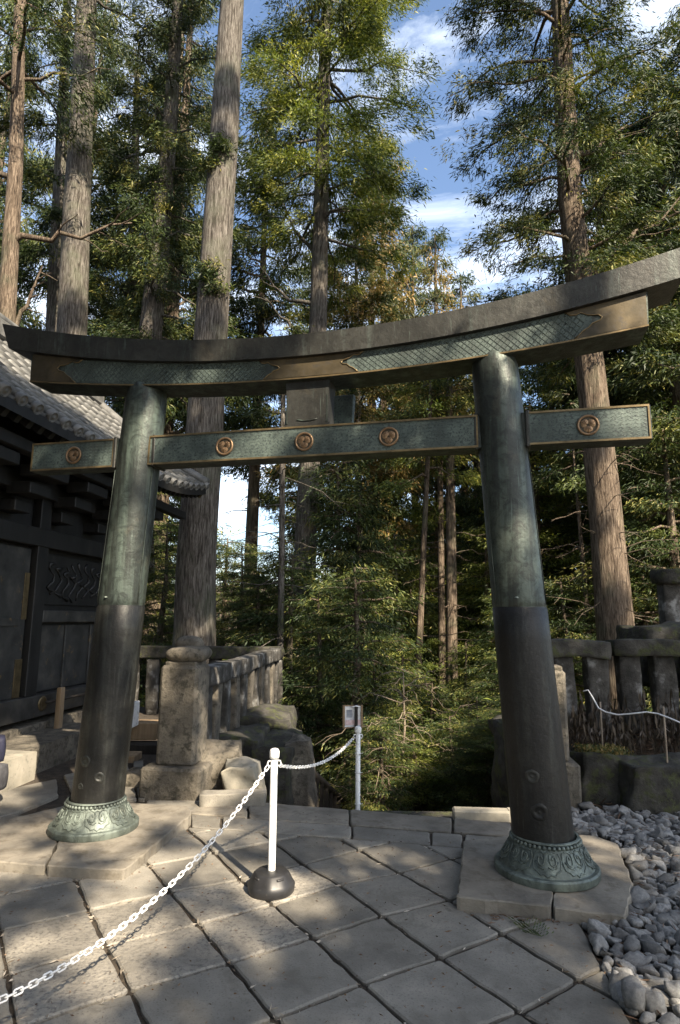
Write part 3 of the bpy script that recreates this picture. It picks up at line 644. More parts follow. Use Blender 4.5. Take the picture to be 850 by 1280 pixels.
# along the joints of the paving
jp = []
for i in range(-5, 3):
    for j in range(-4, 5):
        for (a, b) in (((i, j), (i + 1, j)), ((i, j), (i, j + 1))):
            A_, B_ = gridpt(*a), gridpt(*b); m_ = random.randint(2, 8) if i < -1 else 2
            for t in rng.uniform(0, 1, m_): jp.append(A_ + (B_ - A_) * t + rng.normal(0, 0.006, 2))
jp = np.array([p for p in jp if (p - L3a) @ n3 > 0 and (p - Ga) @ ng > 0])
litter('joint_debris', jp, np.full(len(jp), -0.004), 0.045, 0.010, M['litter_pale'], 'pale bits of leaf and grit caught in the paving joints')
a_ = rng.uniform(0, 1, 2600); qy = rng.uniform(2.6, 6.2, 2600); qx = rng.uniform(1.35, 4.2, 2600)
k_ = np.array([inpoly(p, gpoly) and not inpoly(p, pl_r) for p in zip(qx, qy)])
litter('needle_litter', np.c_[qx, qy][k_], 0.0 + rng.uniform(-0.01, 0.05, k_.sum()), 0.08, 0.006, M['litter'], 'brown fallen cedar needles among the grey pebbles')
qx = rng.uniform(2.0, 5.5, 9000); qy = rng.uniform(6.3, 8.6, 9000)
litter('needle_bed', np.c_[qx, qy], hgt(qx, qy) + rng.uniform(0.0, 0.05, 9000), 0.14, 0.009, M['litter'], 'red brown cedar needles covering the bank behind the mossy stones', flat=0.2)
qx = np.r_[rng.uniform(0.9, 1.35, 130), rng.normal(0.95, 0.2, 60)]; qy = np.r_[rng.uniform(4.02, 4.22, 130), rng.normal(4.1, 0.08, 60)]
litter('scattered_needles', np.c_[qx, qy], np.full(190, 0.006), 0.05, 0.006, M['litter'], 'brown needles gathered along the front of the right plinth', flat=0.05)
qx = rng.uniform(-3, 1.6, 1500); qy = rng.uniform(2.2, 6.2, 1500)
litter('paving_grit', np.c_[qx, qy], np.full(1500, 0.004), 0.022, 0.006, M['litter'], 'specks of grit and needle scattered over the paving slabs', flat=0.03)
# a fallen cedar sprig on the paving
sg_ = gd(665, 1166); P = []; D = []
for k in range(9):
    t = k / 8; b = np.array([sg_[0] + 0.03 - 0.05 * t, sg_[1] - 0.08 + 0.17 * t, 0.014]); P.append(b); D.append((0.2 * (t - .5), 1, 0.05))
    for s_ in (-1, 1):
        for q in range(4): P.append(b + np.array([s_ * 0.022 * q, 0.012 * q, 0.004])); D.append((s_ * (0.9 - 0.5 * t), 0.8, 0.1 * random.random()))
P = np.array(P, float); D = np.array(D, float)
sp_o = obj('cedar_sprig', sliver_mesh('cedar_sprig', P - sg_, D, rng.uniform(0.03, 0.05, len(P)), np.full(len(P), 0.008), rng.uniform(0.0, 0.5, len(P))), M['leaf_gold'], loc=sg_)
tag(sp_o, 'small green cedar sprig lying on the paving before the right pillar', 'twig')

# ---------------------------------------------------------------- barrier posts and chains
def stanchion(x, y, z, label, base=True, h=0.885):
    t = thing('barrier_post', label, 'barrier post', (x, y, z), 'white barrier posts')
    if base:
        mb = MB(); n = 10; V = []
        for r, zz in ((0.143, 0.0), (0.15, 0.01), (0.152, 0.055), (0.14, 0.07), (0.112, 0.118), (0.1, 0.126), (0.045, 0.13)):
            for k in range(40):
                a = 2 * math.pi * k / 40; q = r * (1 + 0.02 * math.cos(8 * a) * (1 if zz > 0.04 else 0.3)); V.append((x + q * math.cos(a), y + q * math.sin(a), z + zz))
        mb.add(V, [(i * 40 + k, i * 40 + (k + 1) % 40, (i + 1) * 40 + (k + 1) % 40, (i + 1) * 40 + k) for i in range(6) for k in range(40)] + [tuple(6 * 40 + k for k in range(40))], True)
        b = part('base', mb, M['rubber'], t)
        for a in (0.9, 3.9, 5.3):
            m2 = MB(); m2.tube([(x + 0.118 * math.cos(a + q), y + 0.118 * math.sin(a + q), z + 0.103) for q in (-0.2, -0.1, 0.1, 0.2)], 0.008, 6); part('moulded_lug', m2, M['rubber'], b)
    mb = MB(); mb.lathe([(0.024, 0.1 if base else 0.0), (0.024, h - 0.075), (0.020, h - 0.073), (0.020, h - 0.066)], 20, (x, y, z)); part('tube', mb, M['white'], t)
    mb = MB(); mb.lathe([(0.018, h - 0.068), (0.03, h - 0.064), (0.033, h - 0.05), (0.033, h - 0.02), (0.027, h - 0.006), (0.012, h), (0.0, h + 0.001)], 20, (x, y, z), True, False); part('cap', mb, M['white'], t)
    for a in (math.pi * 0.08, math.pi * 1.08):
        mb = MB(); mb.tube([(x + r * math.cos(a), y + r * math.sin(a), z + zz) for r, zz in ((0.022, h - 0.078), (0.04, h - 0.082), (0.046, h - 0.1), (0.036, h - 0.116), (0.026, h - 0.11))], 0.0055, 6); part('hook', mb, M['white'], t)
    return t
s1 = gd(340.5, 1113); s1 = np.array([-0.425, 4.40, 0.0])
stanchion(s1[0], s1[1], 0.0, 'white barrier post with black rubber base standing on the paving')
s2 = np.array([0.2, 6.5, -0.17])
p2 = stanchion(s2[0], s2[1], s2[2], 'white barrier post without base at the stair edge carrying a notice', False, 0.86)
for zz in (0.13, 0.42, 0.60):
    mb = MB(); mb.tube([(s2[0] + 0.027 * math.cos(a), s2[1] + 0.027 * math.sin(a), s2[2] + zz + 0.004 * math.sin(3 * a)) for a in np.linspace(0, 6.28, 13)], 0.004, 5, False)
    mb.tube([(s2[0] + 0.02, s2[1] - 0.028, s2[2] + zz), (s2[0] + 0.045, s2[1] - 0.035, s2[2] + zz + 0.012)], 0.003, 5); part('cable_tie', mb, M['white'], p2)
stanchion(-2.0, 1.5, 0.0, 'white barrier post with black rubber base at the outer end of the chain')
# links
lk = MB(); n = 20; ring = []
for k in range(n):
    a = 2 * math.pi * k / n; ring.append((0.0125 * math.copysign(1, math.cos(a)) + 0.0095 * math.cos(a), 0.0105 * math.sin(a), 0.0))
lk.tube(ring + [ring[0]], 0.0038, 6, False); link_me = lk.mesh('link'); link_me.materials.append(M['chain'])
def chain(a, b, sag, label, n=120):
    a = np.array(a); b = np.array(b); t = np.linspace(0, 1, 400); P = a + (b - a) * t[:, None]; P[:, 2] -= 4 * sag * t * (1 - t)
    L = np.r_[0, np.cumsum(np.linalg.norm(np.diff(P, axis=0), axis=1))]; pitch = 0.0345; cnt = int(L[-1] / pitch)
    ch = thing('chain', label, 'chain', a, 'white barrier chains')
    for k in range(cnt):
        s0, s1_ = k * pitch, (k + 1) * pitch; p0 = np.array([np.interp(s0, L, P[:, c]) for c in range(3)]); p1 = np.array([np.interp(s1_, L, P[:, c]) for c in range(3)])
        o = obj('link', link_me, M['chain'], ch); o.location = tuple((p0 + p1) / 2 - a)
        q = Vector((p1 - p0).tolist()).to_track_quat('X', 'Z'); q = q @ __import__('mathutils').Quaternion((1, 0, 0), (0.6 if k % 2 else 2.1) + 0.25 * math.sin(k * 0.9)); o.rotation_mode = 'QUATERNION'; o.rotation_quaternion = q
chain((s1[0] - 0.04, s1[1] - 0.01, 0.772), (-1.97, 1.52, 0.772), 0.53, 'long white plastic chain hanging low across the paving')
chain((s1[0] + 0.04, s1[1] + 0.01, 0.772), (s2[0] - 0.045, s2[1] - 0.01, s2[2] + 0.75), 0.1, 'short white plastic chain between the two posts by the stair')
# notice on its stake
nt_ = at(441.5, 896, 6.56); sgn = thing('notice_board', 'small framed paper notice on a brown stake above the barrier post', 'notice', (nt_[0] + 0.02, 6.56, s2[2] + 0.6))
nx_ = np.array([[0.985, 0.17, 0], [-0.17, 0.985, 0], [0, 0, 1]])
mb = MB(); mb.box(nt_ + np.array([-0.005, 0.02, 0]), (0.21, 0.012, 0.225), nx_); bk_ = part('backing', mb, M['timber'], sgn)
mb = MB(); mb.box(nt_ + np.array([-0.004, 0.011, 0]), (0.185, 0.004, 0.2), nx_); pp = part('paper', mb, M['paper'], sgn)
mb = MB(); mb.box(nt_ + np.array([-0.04, 0.007 + 0.001, 0.03]) - nx_[1] * 0.004, (0.06, 0.003, 0.075), nx_); part('printed_picture', mb, M['print_grey'], pp)
mb = MB(); mb.box(nt_ + np.array([0.0, 0.008, -0.055]) - nx_[1] * 0.004, (0.16, 0.003, 0.05), nx_); part('printed_band', mb, M['print_pink'], pp)
for q in (0.09, -0.09):
    mb = MB(); mb.box(nt_ + nx_[0] * q + np.array([-0.005, 0.006, 0]), (0.016, 0.02, 0.225), nx_); part('frame', mb, M['timber'], sgn)
mb = MB(); mb.box(nt_ + np.array([0.03, -0.008, -0.06]), (0.03, 0.02, 0.36), nx_); part('stake', mb, M['darkwood'], sgn)
mb = MB(); mb.tube([nt_ + np.array([-0.02, -0.02, 0.095]), nt_ + np.array([0.03, -0.03, 0.11]), nt_ + np.array([0.07, -0.02, 0.1])], 0.006, 6); part('white_tie', mb, M['rope'], sgn)

# ---------------------------------------------------------------- left stone post and balustrade
pc = np.array([-1.60, 6.72])
def rot2(a): return np.array([[math.cos(a), math.sin(a), 0], [-math.sin(a), math.cos(a), 0], [0, 0, 1]])
bx = rot2(R_(-7))
def stone_post(c, label, top=1.40, bw=0.62, w=0.40, hb=0.29, mat='stone', z0=0.0, cap=True):
    t = thing('stone_post', label, 'stone post', (c[0], c[1], z0), None)
    mb = MB(); mb.bbox((c[0], c[1], z0 + hb / 2 - 0.03), (bw, bw, hb + 0.06), 0.025, bx); part('base', mb, M[mat], t)
    mb = MB(); mb.bbox((c[0], c[1], z0 + (hb + top) / 2 - 0.02), (w, w, top - hb - 0.02), 0.03, bx); sh = part('shaft', mb, M[mat], t)
    mb = MB(); mb.bbox((c[0], c[1], z0 + top - 0.018), (w * 0.82, w * 0.82, 0.05), 0.012, bx); part('neck', mb, M[mat], t)
    if not cap: return t
    mb = MB(); b = rough_block((0.4, 0.36, 0.15), 10, 0.85, 0.014, 3); mb.add([np.array(p) + np.array([c[0] + 0.02, c[1], z0 + top + 0.075]) for p in b.v], b.f, True); cp_ = part('cap_stone', mb, M[mat], t)
    mb = MB(); b = rough_block((0.24, 0.2, 0.15), 8, 0.85, 0.016, 5); mb.add([np.array(p) + np.array([c[0] + 0.015, c[1], z0 + top + 0.165]) for p in b.v], b.f, True); part('knob', mb, M[mat], cp_)
    return t
stone_post(pc, 'square weathered stone post with rounded knob cap beside the left pillar', 1.29)
A_ = np.array([-1.5, 6.95]); B_ = np.array([-1.14, 11.6]); dB = (B_ - A_) / np.linalg.norm(B_ - A_); axB = np.array([[dB[0], dB[1], 0], [-dB[1], dB[0], 0], [0, 0, 1]])
bal = thing('stone_balustrade', 'level weathered stone balustrade running back from the knobbed post', 'balustrade', (*A_, 0))
LB = np.linalg.norm(B_ - A_)
for k in range(3):
    c = A_ + dB * (LB * (k + 0.5) / 3); mb = MB(); b = rough_block((LB / 3 - 0.02, 0.21, 0.2), 6, 0.12, 0.012, k); mb.add([np.array([*c, 1.105]) + np.array(p) @ axB for p in b.v], b.f, True); part('rail', mb, M['lichen'], bal)
for k in range(11):
    c = A_ + dB * (0.2 + (LB - 0.3) * k / 10); b = rough_block((0.2, 0.13, 0.86), 5, 0.06, 0.014, k + 40); mb = MB(); mb.add([np.array([*c, 0.6]) + np.array(p) @ axB for p in b.v], b.f, True); part('baluster', mb, M['stone' if k % 2 else 'lichen'], bal)
for k in range(4):
    c = A_ + dB * (LB * (k + 0.5) / 4); b = rough_block((LB / 4 - 0.03, 0.32, 0.3), 5, 0.15, 0.02, k + 60); mb = MB(); mb.add([np.array([*c, 0.06]) + np.array(p) @ axB for p in b.v], b.f, True); part('sill_stone', mb, M['stone_dark'], bal)
# rear balustrade along the back of the left terrace
bal2 = thing('stone_balustrade', 'rear stone balustrade in front of the thick cedar trunk', 'balustrade', (-2.8, 11.9, 0))
mb = MB(); b = rough_block((3.4, 0.24, 0.22), 8, 0.08, 0.012, 9, 1.2); mb.add([np.array(p) + np.array([-2.75, 11.95, 1.1]) for p in b.v], b.f, True); part('rail', mb, M['stone_dark'], bal2)
for k in range(9):
    b = rough_block((0.22, 0.14, 1.0), 4, 0.06, 0.014, k + 80); mb = MB(); mb.add([np.array(p) + np.array([-4.2 + 0.38 * k, 11.95, 0.48]) for p in b.v], b.f, True); part('baluster', mb, M['lichen'], bal2)
# rough boulders of the stair's side wall: one stone each
def boulder(px, py, Y, size, seed, label, mat='stone', rz=0.0, rnd=0.3, grp='rough stones of the stair side wall', name='boulder', amp=0.05):
    c = at(px, py, Y); b = rough_block(size, 12, rnd * 0.6, amp, seed, 2.2); mb = MB(); A2 = rot2(rz); mb.add([c + np.array(p) @ A2 for p in b.v], b.f, True)
    return solo(name, mb, M[mat], label, 'stone', grp, org=c)
boulder(272, 960, 7.0, (0.5, 0.5, 0.5), 1, 'rough stone tight against the base of the knobbed post', rz=0.2)
boulder(308, 984, 6.75, (0.36, 0.5, 0.52), 2, 'pale rounded stone at the head of the stair beside the balustrade', mat='stone_pale', rz=0.1, rnd=0.4)
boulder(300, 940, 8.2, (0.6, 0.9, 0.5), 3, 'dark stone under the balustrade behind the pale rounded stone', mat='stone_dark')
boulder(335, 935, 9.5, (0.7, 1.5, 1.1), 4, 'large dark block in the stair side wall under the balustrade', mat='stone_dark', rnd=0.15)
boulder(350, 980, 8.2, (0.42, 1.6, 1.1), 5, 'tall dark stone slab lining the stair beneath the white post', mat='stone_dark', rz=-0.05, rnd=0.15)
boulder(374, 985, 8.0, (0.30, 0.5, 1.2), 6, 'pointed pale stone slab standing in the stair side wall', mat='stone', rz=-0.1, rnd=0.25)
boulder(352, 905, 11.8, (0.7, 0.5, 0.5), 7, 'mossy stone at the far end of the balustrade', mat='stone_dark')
boulder(291, 998, 6.3, (0.62, 0.16, 0.13), 8, 'low kerb stone beside the base of the knobbed post', mat='slab', rz=0.08, rnd=0.08, amp=0.01)
boulder(165, 985, 7.0, (0.34, 0.4, 0.3), 9, 'low rounded stone between the left pillar and the knobbed post', mat='stone', rnd=0.4)
# dark picket fence going down the stair
fa, fb = at(384, 962, 8.8), at(438, 1012, 10.6); pf = thing('picket_fence', 'dark timber picket fence sloping down beside the stair', 'fence', (fa[0], fa[1], fa[2] - 1.0))
mb = MB(); mb.tube([fa + np.array([0, 0, 0.03]), fb + np.array([0, 0, 0.03])], 0.045, 6); part('handrail', mb, M['darkwood'], pf)
for k in range(11):
    t = k / 10; c = fa + (fb - fa) * t; mb = MB(); mb.box(c + np.array([0, 0, -0.55]), (0.06, 0.05, 1.1)); part('picket', mb, M['darkwood'], pf)
# flat stone bar on the edge of the terrace
mb = MB(); c = at(601, 1018.5, 5.98); mb.bbox(c, (0.5, 0.13, 0.1), 0.015, rot2(R_(-4))); solo('stone_bar', mb, M['stone_pale'], 'pale rectangular stone bar lying on the edge of the stair head', 'stone', org=c)
mb = MB(); c = at(638, 1020, 6.0); mb.bbox(c, (0.06, 0.12, 0.12), 0.015); solo('stone_bar', mb, M['stone_pale'], 'short stub of pale stone beside the right pillar', 'stone', org=c)

# ---------------------------------------------------------------- right post, balustrades, mossy stones
stone_post(np.array([2.10, 6.4]), 'narrow pale stone post standing behind the right pillar', 1.30, 0.42, 0.27, 0.42, 'stone', 0.0, False)
rb = thing('stone_balustrade', 'dark mossy stone balustrade behind the dead bracken', 'balustrade', (2.4, 7.2, 0.5))
for k, (xa, xb) in enumerate(((2.15, 3.05), (3.07, 3.9), (3.92, 4.8))):
    b = rough_block((xb - xa, 0.26, 0.19), 6, 0.12, 0.02, k + 5); mb = MB(); mb.add([np.array(p) + np.array([(xa + xb) / 2, 7.25, 1.43]) for p in b.v], b.f, True); part('rail', mb, M['stone_dark'], rb)
for k in range(7):
    b = rough_block((0.24, 0.14, 0.9), 4, 0.06, 0.02, k + 20); mb = MB(); mb.add([np.array(p) + np.array([2.55 + 0.37 * k, 7.27, 0.93]) for p in b.v], b.f, True); part('baluster', mb, M['lichen'], rb)
ub_ = thing('stone_balustrade', 'higher mossy capped balustrade above the big dark boulder', 'balustrade', (5.0, 8.5, 1.4))
b = rough_block((1.9, 0.34, 0.2), 6, 0.12, 0.02, 3); mb = MB(); mb.add([np.array(p) + np.array([5.25, 8.5, 2.35]) for p in b.v], b.f, True); part('rail', mb, M['stone_dark'], ub_)
for k in range(6):
    b = rough_block((0.22, 0.16, 0.95), 4, 0.06, 0.02, k + 30); mb = MB(); mb.add([np.array(p) + np.array([4.46 + 0.33 * k, 8.5, 1.85]) for p in b.v], b.f, True); part('baluster', mb, M['lichen'], ub_)
boulder(850, 818, 7.9, (1.3, 0.7, 0.7), 21, 'big dark boulder carrying the higher balustrade', 'stone_dark', grp='mossy stones on the bank')
boulder(752, 972, 6.62, (0.6, 0.5, 0.52), 22, 'dark mossy block beside the narrow stone post', 'stone_dark', rnd=0.12, grp='mossy stones on the bank')
boulder(828, 985, 6.35, (0.85, 0.55, 0.5), 23, 'wide mossy block bordering the gravel under the white rope', 'stone_dark', rnd=0.1, grp='mossy stones on the bank', rz=0.06)
boulder(900, 995, 6.3, (0.6, 0.5, 0.45), 24, 'mossy block at the outer end of the gravel border', 'stone_dark', rnd=0.15, grp='mossy stones on the bank')
boulder(848, 970, 7.0, (0.4, 0.3, 0.3), 25, 'small pale topped stone behind the wide mossy block', 'lichen', rnd=0.3, grp='mossy stones on the bank')
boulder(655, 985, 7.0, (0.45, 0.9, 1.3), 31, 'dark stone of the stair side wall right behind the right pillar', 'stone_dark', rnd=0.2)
# moss on the blocks
P = []
for px, py, Y, sx, sy in ((752, 938, 6.62, 0.5, 0.4), (828, 957, 6.35, 0.75, 0.42), (752, 938, 6.5, 0.4, 0.3), (868, 712, 8.5, 0.8, 0.25)):
    c = at(px, py, Y)
    for k in range(900): P.append(c + np.array([random.uniform(-sx, sx) / 2, random.uniform(-sy, sy) / 2, random.uniform(-0.05, 0.025)]))
P = np.array(P); D = rng.normal(size=(len(P), 3)); D[:, 2] = np.abs(D[:, 2]) + 0.5
tag(obj('moss', sliver_mesh('moss', P, D, rng.uniform(0.02, 0.04, len(P)), rng.uniform(0.008, 0.016, len(P)), rng.uniform(0, 1, len(P))), M['leaf_gold']), 'yellow green moss growing on the dark blocks of the bank', 'moss', kind='stuff')
# dead bracken: stems with drooping heads
P = []; D = []; Ls = []; Ws = []
for k in range(260):
    x = random.uniform(2.35, 4.6); y = random.uniform(6.75, 7.1) ; z = float(hgt(x, y)); h = random.uniform(0.35, 0.75); ln = random.uniform(-0.12, 0.12)
    p = np.array([x, y, z]); nseg = 5
    for q in range(nseg):
        d = np.array([ln + random.uniform(-.05, .05), random.uniform(-.1, .05), 1.0 if q < 4 else -0.8]); P.append(p.copy()); D.append(d); Ls.append(h / nseg * 1.25); Ws.append(0.011 if q < 4 else 0.03); p = p + d / np.linalg.norm(d) * h / nseg
    for q in range(4): P.append(p.copy()); D.append(np.array([random.uniform(-1, 1), random.uniform(-1, .5), -1.0])); Ls.append(0.09); Ws.append(0.02)
tag(obj('dead_bracken', sliver_mesh('dead_bracken', np.array(P), np.array(D), np.array(Ls), np.array(Ws), rng.uniform(0, 1, len(P))), M['fern']), 'dry grey brown bracken stems with drooping heads before the balustrade', 'bracken', kind='stuff')
# white rope over small stakes
rp = [at(729, 864, 6.75), at(735, 862.5, 6.72), at(741, 872, 6.7), at(748, 885, 6.65), at(757, 890, 6.6), at(772, 893.5, 6.5), at(790, 892, 6.4), at(808, 890, 6.3), at(822, 892, 6.25), at(838, 898, 6.1), at(852, 904, 6.0), at(900, 920, 5.8), at(960, 925, 5.6)]
mb = MB(); mb.tube(rp, 0.007, 6); solo('rope', mb, M['rope'], 'thin white rope strung in front of the dead bracken', 'rope', org=rp[3])
for k, (px, py, Y) in enumerate(((750, 880, 6.66), (829, 886, 6.2))):
    c = at(px, py, Y); zb_ = float(hgt(c[0], c[1])); mb = MB(); mb.tube([(c[0] - 0.01, c[1], zb_ - 0.1), (c[0], c[1], (zb_ + c[2]) / 2), (c[0] + 0.006, c[1] + .008, c[2] + 0.02)], 0.009, 6)
    solo('rope_stake', mb, M['twig'], ('thin brown stake holding the rope near its knotted end', 'thin brown stake holding the rope over the wide mossy block')[k], 'stake', 'stakes of the white rope', org=(c[0], c[1], zb_))

# ---------------------------------------------------------------- shrine building on the left
BD = np.array([math.sin(R_(7)), math.cos(R_(7))]); BN = np.array([BD[1], -BD[0]]); BO = np.array([-4.1, 8.0])
BAX = np.array([[BD[0], BD[1], 0], [BN[0], BN[1], 0], [0, 0, 1]])
def bp(s, o, z): return np.array([*(BO + BD * s + BN * o), z])
hall = thing('shrine_hall', 'black lacquered shrine hall with grey tiled roof behind the left pillar', 'building', (BO[0], BO[1], 0))
def bbox_(name, s0, s1, o0, o1, z0, z1, mat, parent=None, b=0.008):
    mb = MB(); mb.bbox(bp((s0 + s1) / 2, (o0 + o1) / 2, (z0 + z1) / 2), (s1 - s0, o1 - o0, z1 - z0), b, BAX); return part(name, mb, M[mat], parent or hall)
S0, S1 = -6.0, 2.9
bbox_('wall', S0, S1, -3.0, -0.06, 0.43, 4.3, 'lacquer')
bbox_('foundation', S0, S1 - 0.02, -3.1, 0.12, -0.05, 0.36, 'stone')
sill = bbox_('sill_beam', S0, S1 + 0.1, -0.06, 0.1, 0.44, 0.715, 'metalsheet')
for s_ in (-0.02 + 0.62, -1.6):
    mb = MB(); c = bp(s_, 0.1, 0.60); V = []
    for r, d in ((0.095, 0), (0.095, 0.012), (0.07, 0.018), (0.066, 0.012), (0.02, 0.016)):
        for k in range(20): V.append(c + np.array([*(BD * r * math.cos(2 * math.pi * k / 20)), 0]) + np.array([*(BN * d), 0]) + np.array([0, 0, r * math.sin(2 * math.pi * k / 20)]))
    mb.add(V, [(i * 20 + k, i * 20 + (k + 1) % 20, (i + 1) * 20 + (k + 1) % 20, (i + 1) * 20 + k) for i in range(4) for k in range(20)] + [tuple(80 + k for k in range(20))], True); part('boss', mb, M['brass'], sill)
for s_, w in ((0.38, 0.24), (-2.4, 0.26), (2.72, 0.28)): bbox_('column', s_ - w / 2, s_ + w / 2, -0.06, 0.07, 0.72, 3.9, 'lacquer')
for s0, s1 in ((-2.2, -1.02), (-1.0, 0.22)):
    d = bbox_('door_leaf', s0, s1, -0.06, 0.0, 0.72, 2.62, 'metalsheet')
    bbox_('brass_strap', s0 + 0.0, s0 + 0.14, 0.0, 0.012, 0.95, 1.2, 'brass', d); bbox_('brass_strap', s1 - 0.14, s1, 0.0, 0.012, 0.722, 1.2, 'brass', d); bbox_('brass_strap', s1 - 0.1, s1, 0.0, 0.012, 1.7, 2.3, 'brass', d)
    bbox_('door_rail', s0 + 0.15, s1 - 0.16, 0.0, 0.02, 1.62, 1.72, 'metalsheet', d)
    bbox_('latch', (s0 + s1) / 2 - 0.3, (s0 + s1) / 2 - 0.1, 0.0, 0.05, 1.36, 1.44, 'brass', d)
bbox_('lintel_beam', S0, S1, -0.06, 0.09, 2.66, 2.9, 'lacquer'); bbox_('cornice_beam', S0, S1, -0.06, 0.16, 3.3, 3.52, 'lacquer')
pan = bbox_('wall_panel', 0.52, 2.56, -0.055, -0.03, 0.74, 1.62, 'metalsheet')
bbox_('shelf_rail', 0.52, 2.56, -0.055, 0.06, 1.66, 1.82, 'metalsheet')
cv = bbox_('carved_panel', 0.6, 2.48, -0.055, -0.03, 1.9, 2.6, 'lacquer')
for k in range(9):
    mb = MB(); s_ = 0.75 + 0.19 * k; mb.tube([bp(s_ + 0.09 * math.sin(q * 1.7 + k), -0.02, 2.0 + 0.06 * q + 0.05 * math.cos(q + k)) for q in range(9)], [0.02 + 0.012 * math.sin(q * 2 + k) for q in range(9)], 6); part('carving', mb, M['lacquer'], cv)
for s_ in (1.2, 1.9): bbox_('panel_stile', s_, s_ + 0.07, -0.03, 0.0, 0.74, 1.62, 'metalsheet', pan)
# brackets and rafters under the eaves
RB = hall
EO, EZ = 1.0, 3.96
rr_ = ray(0, 425); RO = -1.4
tt = ((BO - 0) @ BN + RO) / (rr_[0] * BN[0] + rr_[1] * BN[1]); RZ = EYE + tt * rr_[2]
def lift(s): return 0.30 * max(0.0, (s - 1.6) / 2.4) ** 2
def roofp(s, t, dz=0.0):
    o = EO + (RO - EO) * t; z = EZ + lift(s) * (1 - t) + (RZ - EZ) * (0.82 * t + 0.18 * t * t); return bp(s, o, z + dz)
E0, E1 = -4.2, 4.05
nsl = 17; slope_n = np.cross(roofp(0, 1) - roofp(0, 0), np.array([*BD, 0])); slope_n /= np.linalg.norm(slope_n); slope_n *= np.sign(slope_n[2])
mb = MB(); ss = np.linspace(E0, E1, 18); tts = np.linspace(0, 1, 7)
V = [roofp(s, t, -0.05) for s in ss for t in tts] + [roofp(s, t, -0.17) for s in ss for t in tts]; nt7 = 7; nn = len(ss) * 7
mb.add(V, [(i * 7 + k, i * 7 + k + 1, (i + 1) * 7 + k + 1, (i + 1) * 7 + k) for i in range(17) for k in range(6)] + [(nn + i * 7 + k, nn + (i + 1) * 7 + k, nn + (i + 1) * 7 + k + 1, nn + i * 7 + k + 1) for i in range(17) for k in range(6)] + [(i * 7, (i + 1) * 7, nn + (i + 1) * 7, nn + i * 7) for i in range(17)] + [(17 * 7 + k, 17 * 7 + k + 1, nn + 17 * 7 + k + 1, nn + 17 * 7 + k) for k in range(6)])
# rear slope
V2 = [bp(s, RO + (o - RO), z) for s in (E0, E1) for o, z in ((RO, RZ - 0.05), (RO - 2.4, EZ - 0.05), (RO - 2.4, EZ - 0.15), (RO, RZ - 0.17))]
mb.add(V2, [(0, 1, 5, 4), (1, 2, 6, 5), (2, 3, 7, 6), (4, 5, 6, 7)])
roof = part('roof', mb, M['lacquer'], hall)
ncol = 30; cs = (E1 - E0) / ncol; nrow = 9
tb = MB(); n = 8
for i, (y0, r) in enumerate(((0, 0.066), (1.0, 0.06))):
    tb.v += [(r * math.cos(math.pi * k / n), y0, r * math.sin(math.pi * k / n)) for k in range(n + 1)]
tb.f = [(k, k + 1, n + 2 + k, n + 1 + k) for k in range(n)]; tb.sm = [True] * n; tb.f.append(tuple(range(n + 1))[::-1]); tb.sm.append(False)
tile_me = tb.mesh('barrel_tile'); tile_me.materials.append(M['roof_tile'])
pb = MB(); V = []
for y0, up in ((0.0, 0.02), (1.0, 0.0)):
    for q in np.linspace(-0.5, 0.5, 7): V.append((q * 0.98, y0, (abs(q) * 2) ** 2 * 0.05 - 0.045 + up))
V += [(q * 0.98, 0.0, (abs(q) * 2) ** 2 * 0.05 - 0.07) for q in np.linspace(-0.5, 0.5, 7)]
pb.add(V, [(k, k + 1, 8 + k, 7 + k) for k in range(6)] + [(k, 14 + k, 15 + k, k + 1) for k in range(6)], True); pan_me = pb.mesh('pan_tile'); pan_me.materials.append(M['roof_tile'])
def frame_m(p, q, wx, lenscale):
    y = q - p; L = np.linalg.norm(y); y /= L; x = np.array([*BD, 0]); z = np.cross(x, y); z = z * np.sign(z[2]); x = np.cross(y, z)
    m = Matrix.Identity(4)
    for k in range(3): m[k][0] = x[k] * wx; m[k][1] = y[k] * L * lenscale; m[k][2] = z[k] * (wx if wx < 1e9 else 1); m[k][3] = p[k] - ORG[hall][k]
    return m
for i in range(ncol + 1):
    s_ = E0 + i * cs
    for j in range(nrow):
        p, q = roofp(s_, j / nrow, 0.0), roofp(s_, (j + 1) / nrow, 0.0)
        o = obj('barrel_tile', tile_me, M['roof_tile'], roof); o.matrix_local = frame_m(p, q, 1.0, 1.06)
        if i < ncol:
            p, q = roofp(s_ + cs / 2, j / nrow, 0.0), roofp(s_ + cs / 2, (j + 1) / nrow, 0.0); mm = frame_m(p, q, 1.0, 1.06)
            for k in range(3): mm[k][0] *= cs
            o = obj('pan_tile', pan_me, M['roof_tile'], roof); o.matrix_local = mm
    # round end tile with rim
    e = MB(); c = roofp(s_, 0, 0.0); y = (roofp(s_, 0.1) - c); y /= np.linalg.norm(y); V = []
    zax = np.cross(np.array([*BD, 0]), y); zax *= np.sign(zax[2])
    for r, d in ((0.07, 0.03), (0.072, -0.04), (0.06, -0.045), (0.056, -0.036), (0.02, -0.036), (0.016, -0.045)):
        for k in range(16): V.append(c + y * d + np.array([*BD, 0]) * r * math.cos(2 * math.pi * k / 16) + zax * (r * math.sin(2 * math.pi * k / 16) + 0.0))
    e.add(V, [(a * 16 + k, a * 16 + (k + 1) % 16, (a + 1) * 16 + (k + 1) % 16, (a + 1) * 16 + k) for a in range(5) for k in range(16)] + [tuple(80 + k for k in range(16))], True); part('end_tile', e, M['roof_tile'], roof)
rg = MB(); rg.bbox((roofp(E0, 1) + roofp(E1, 1)) / 2 + np.array([0, 0, 0.12]), (E1 - E0 + 0.1, 0.3, 0.3), 0.03, BAX); part('ridge_course', rg, M['roof_tile'], roof)
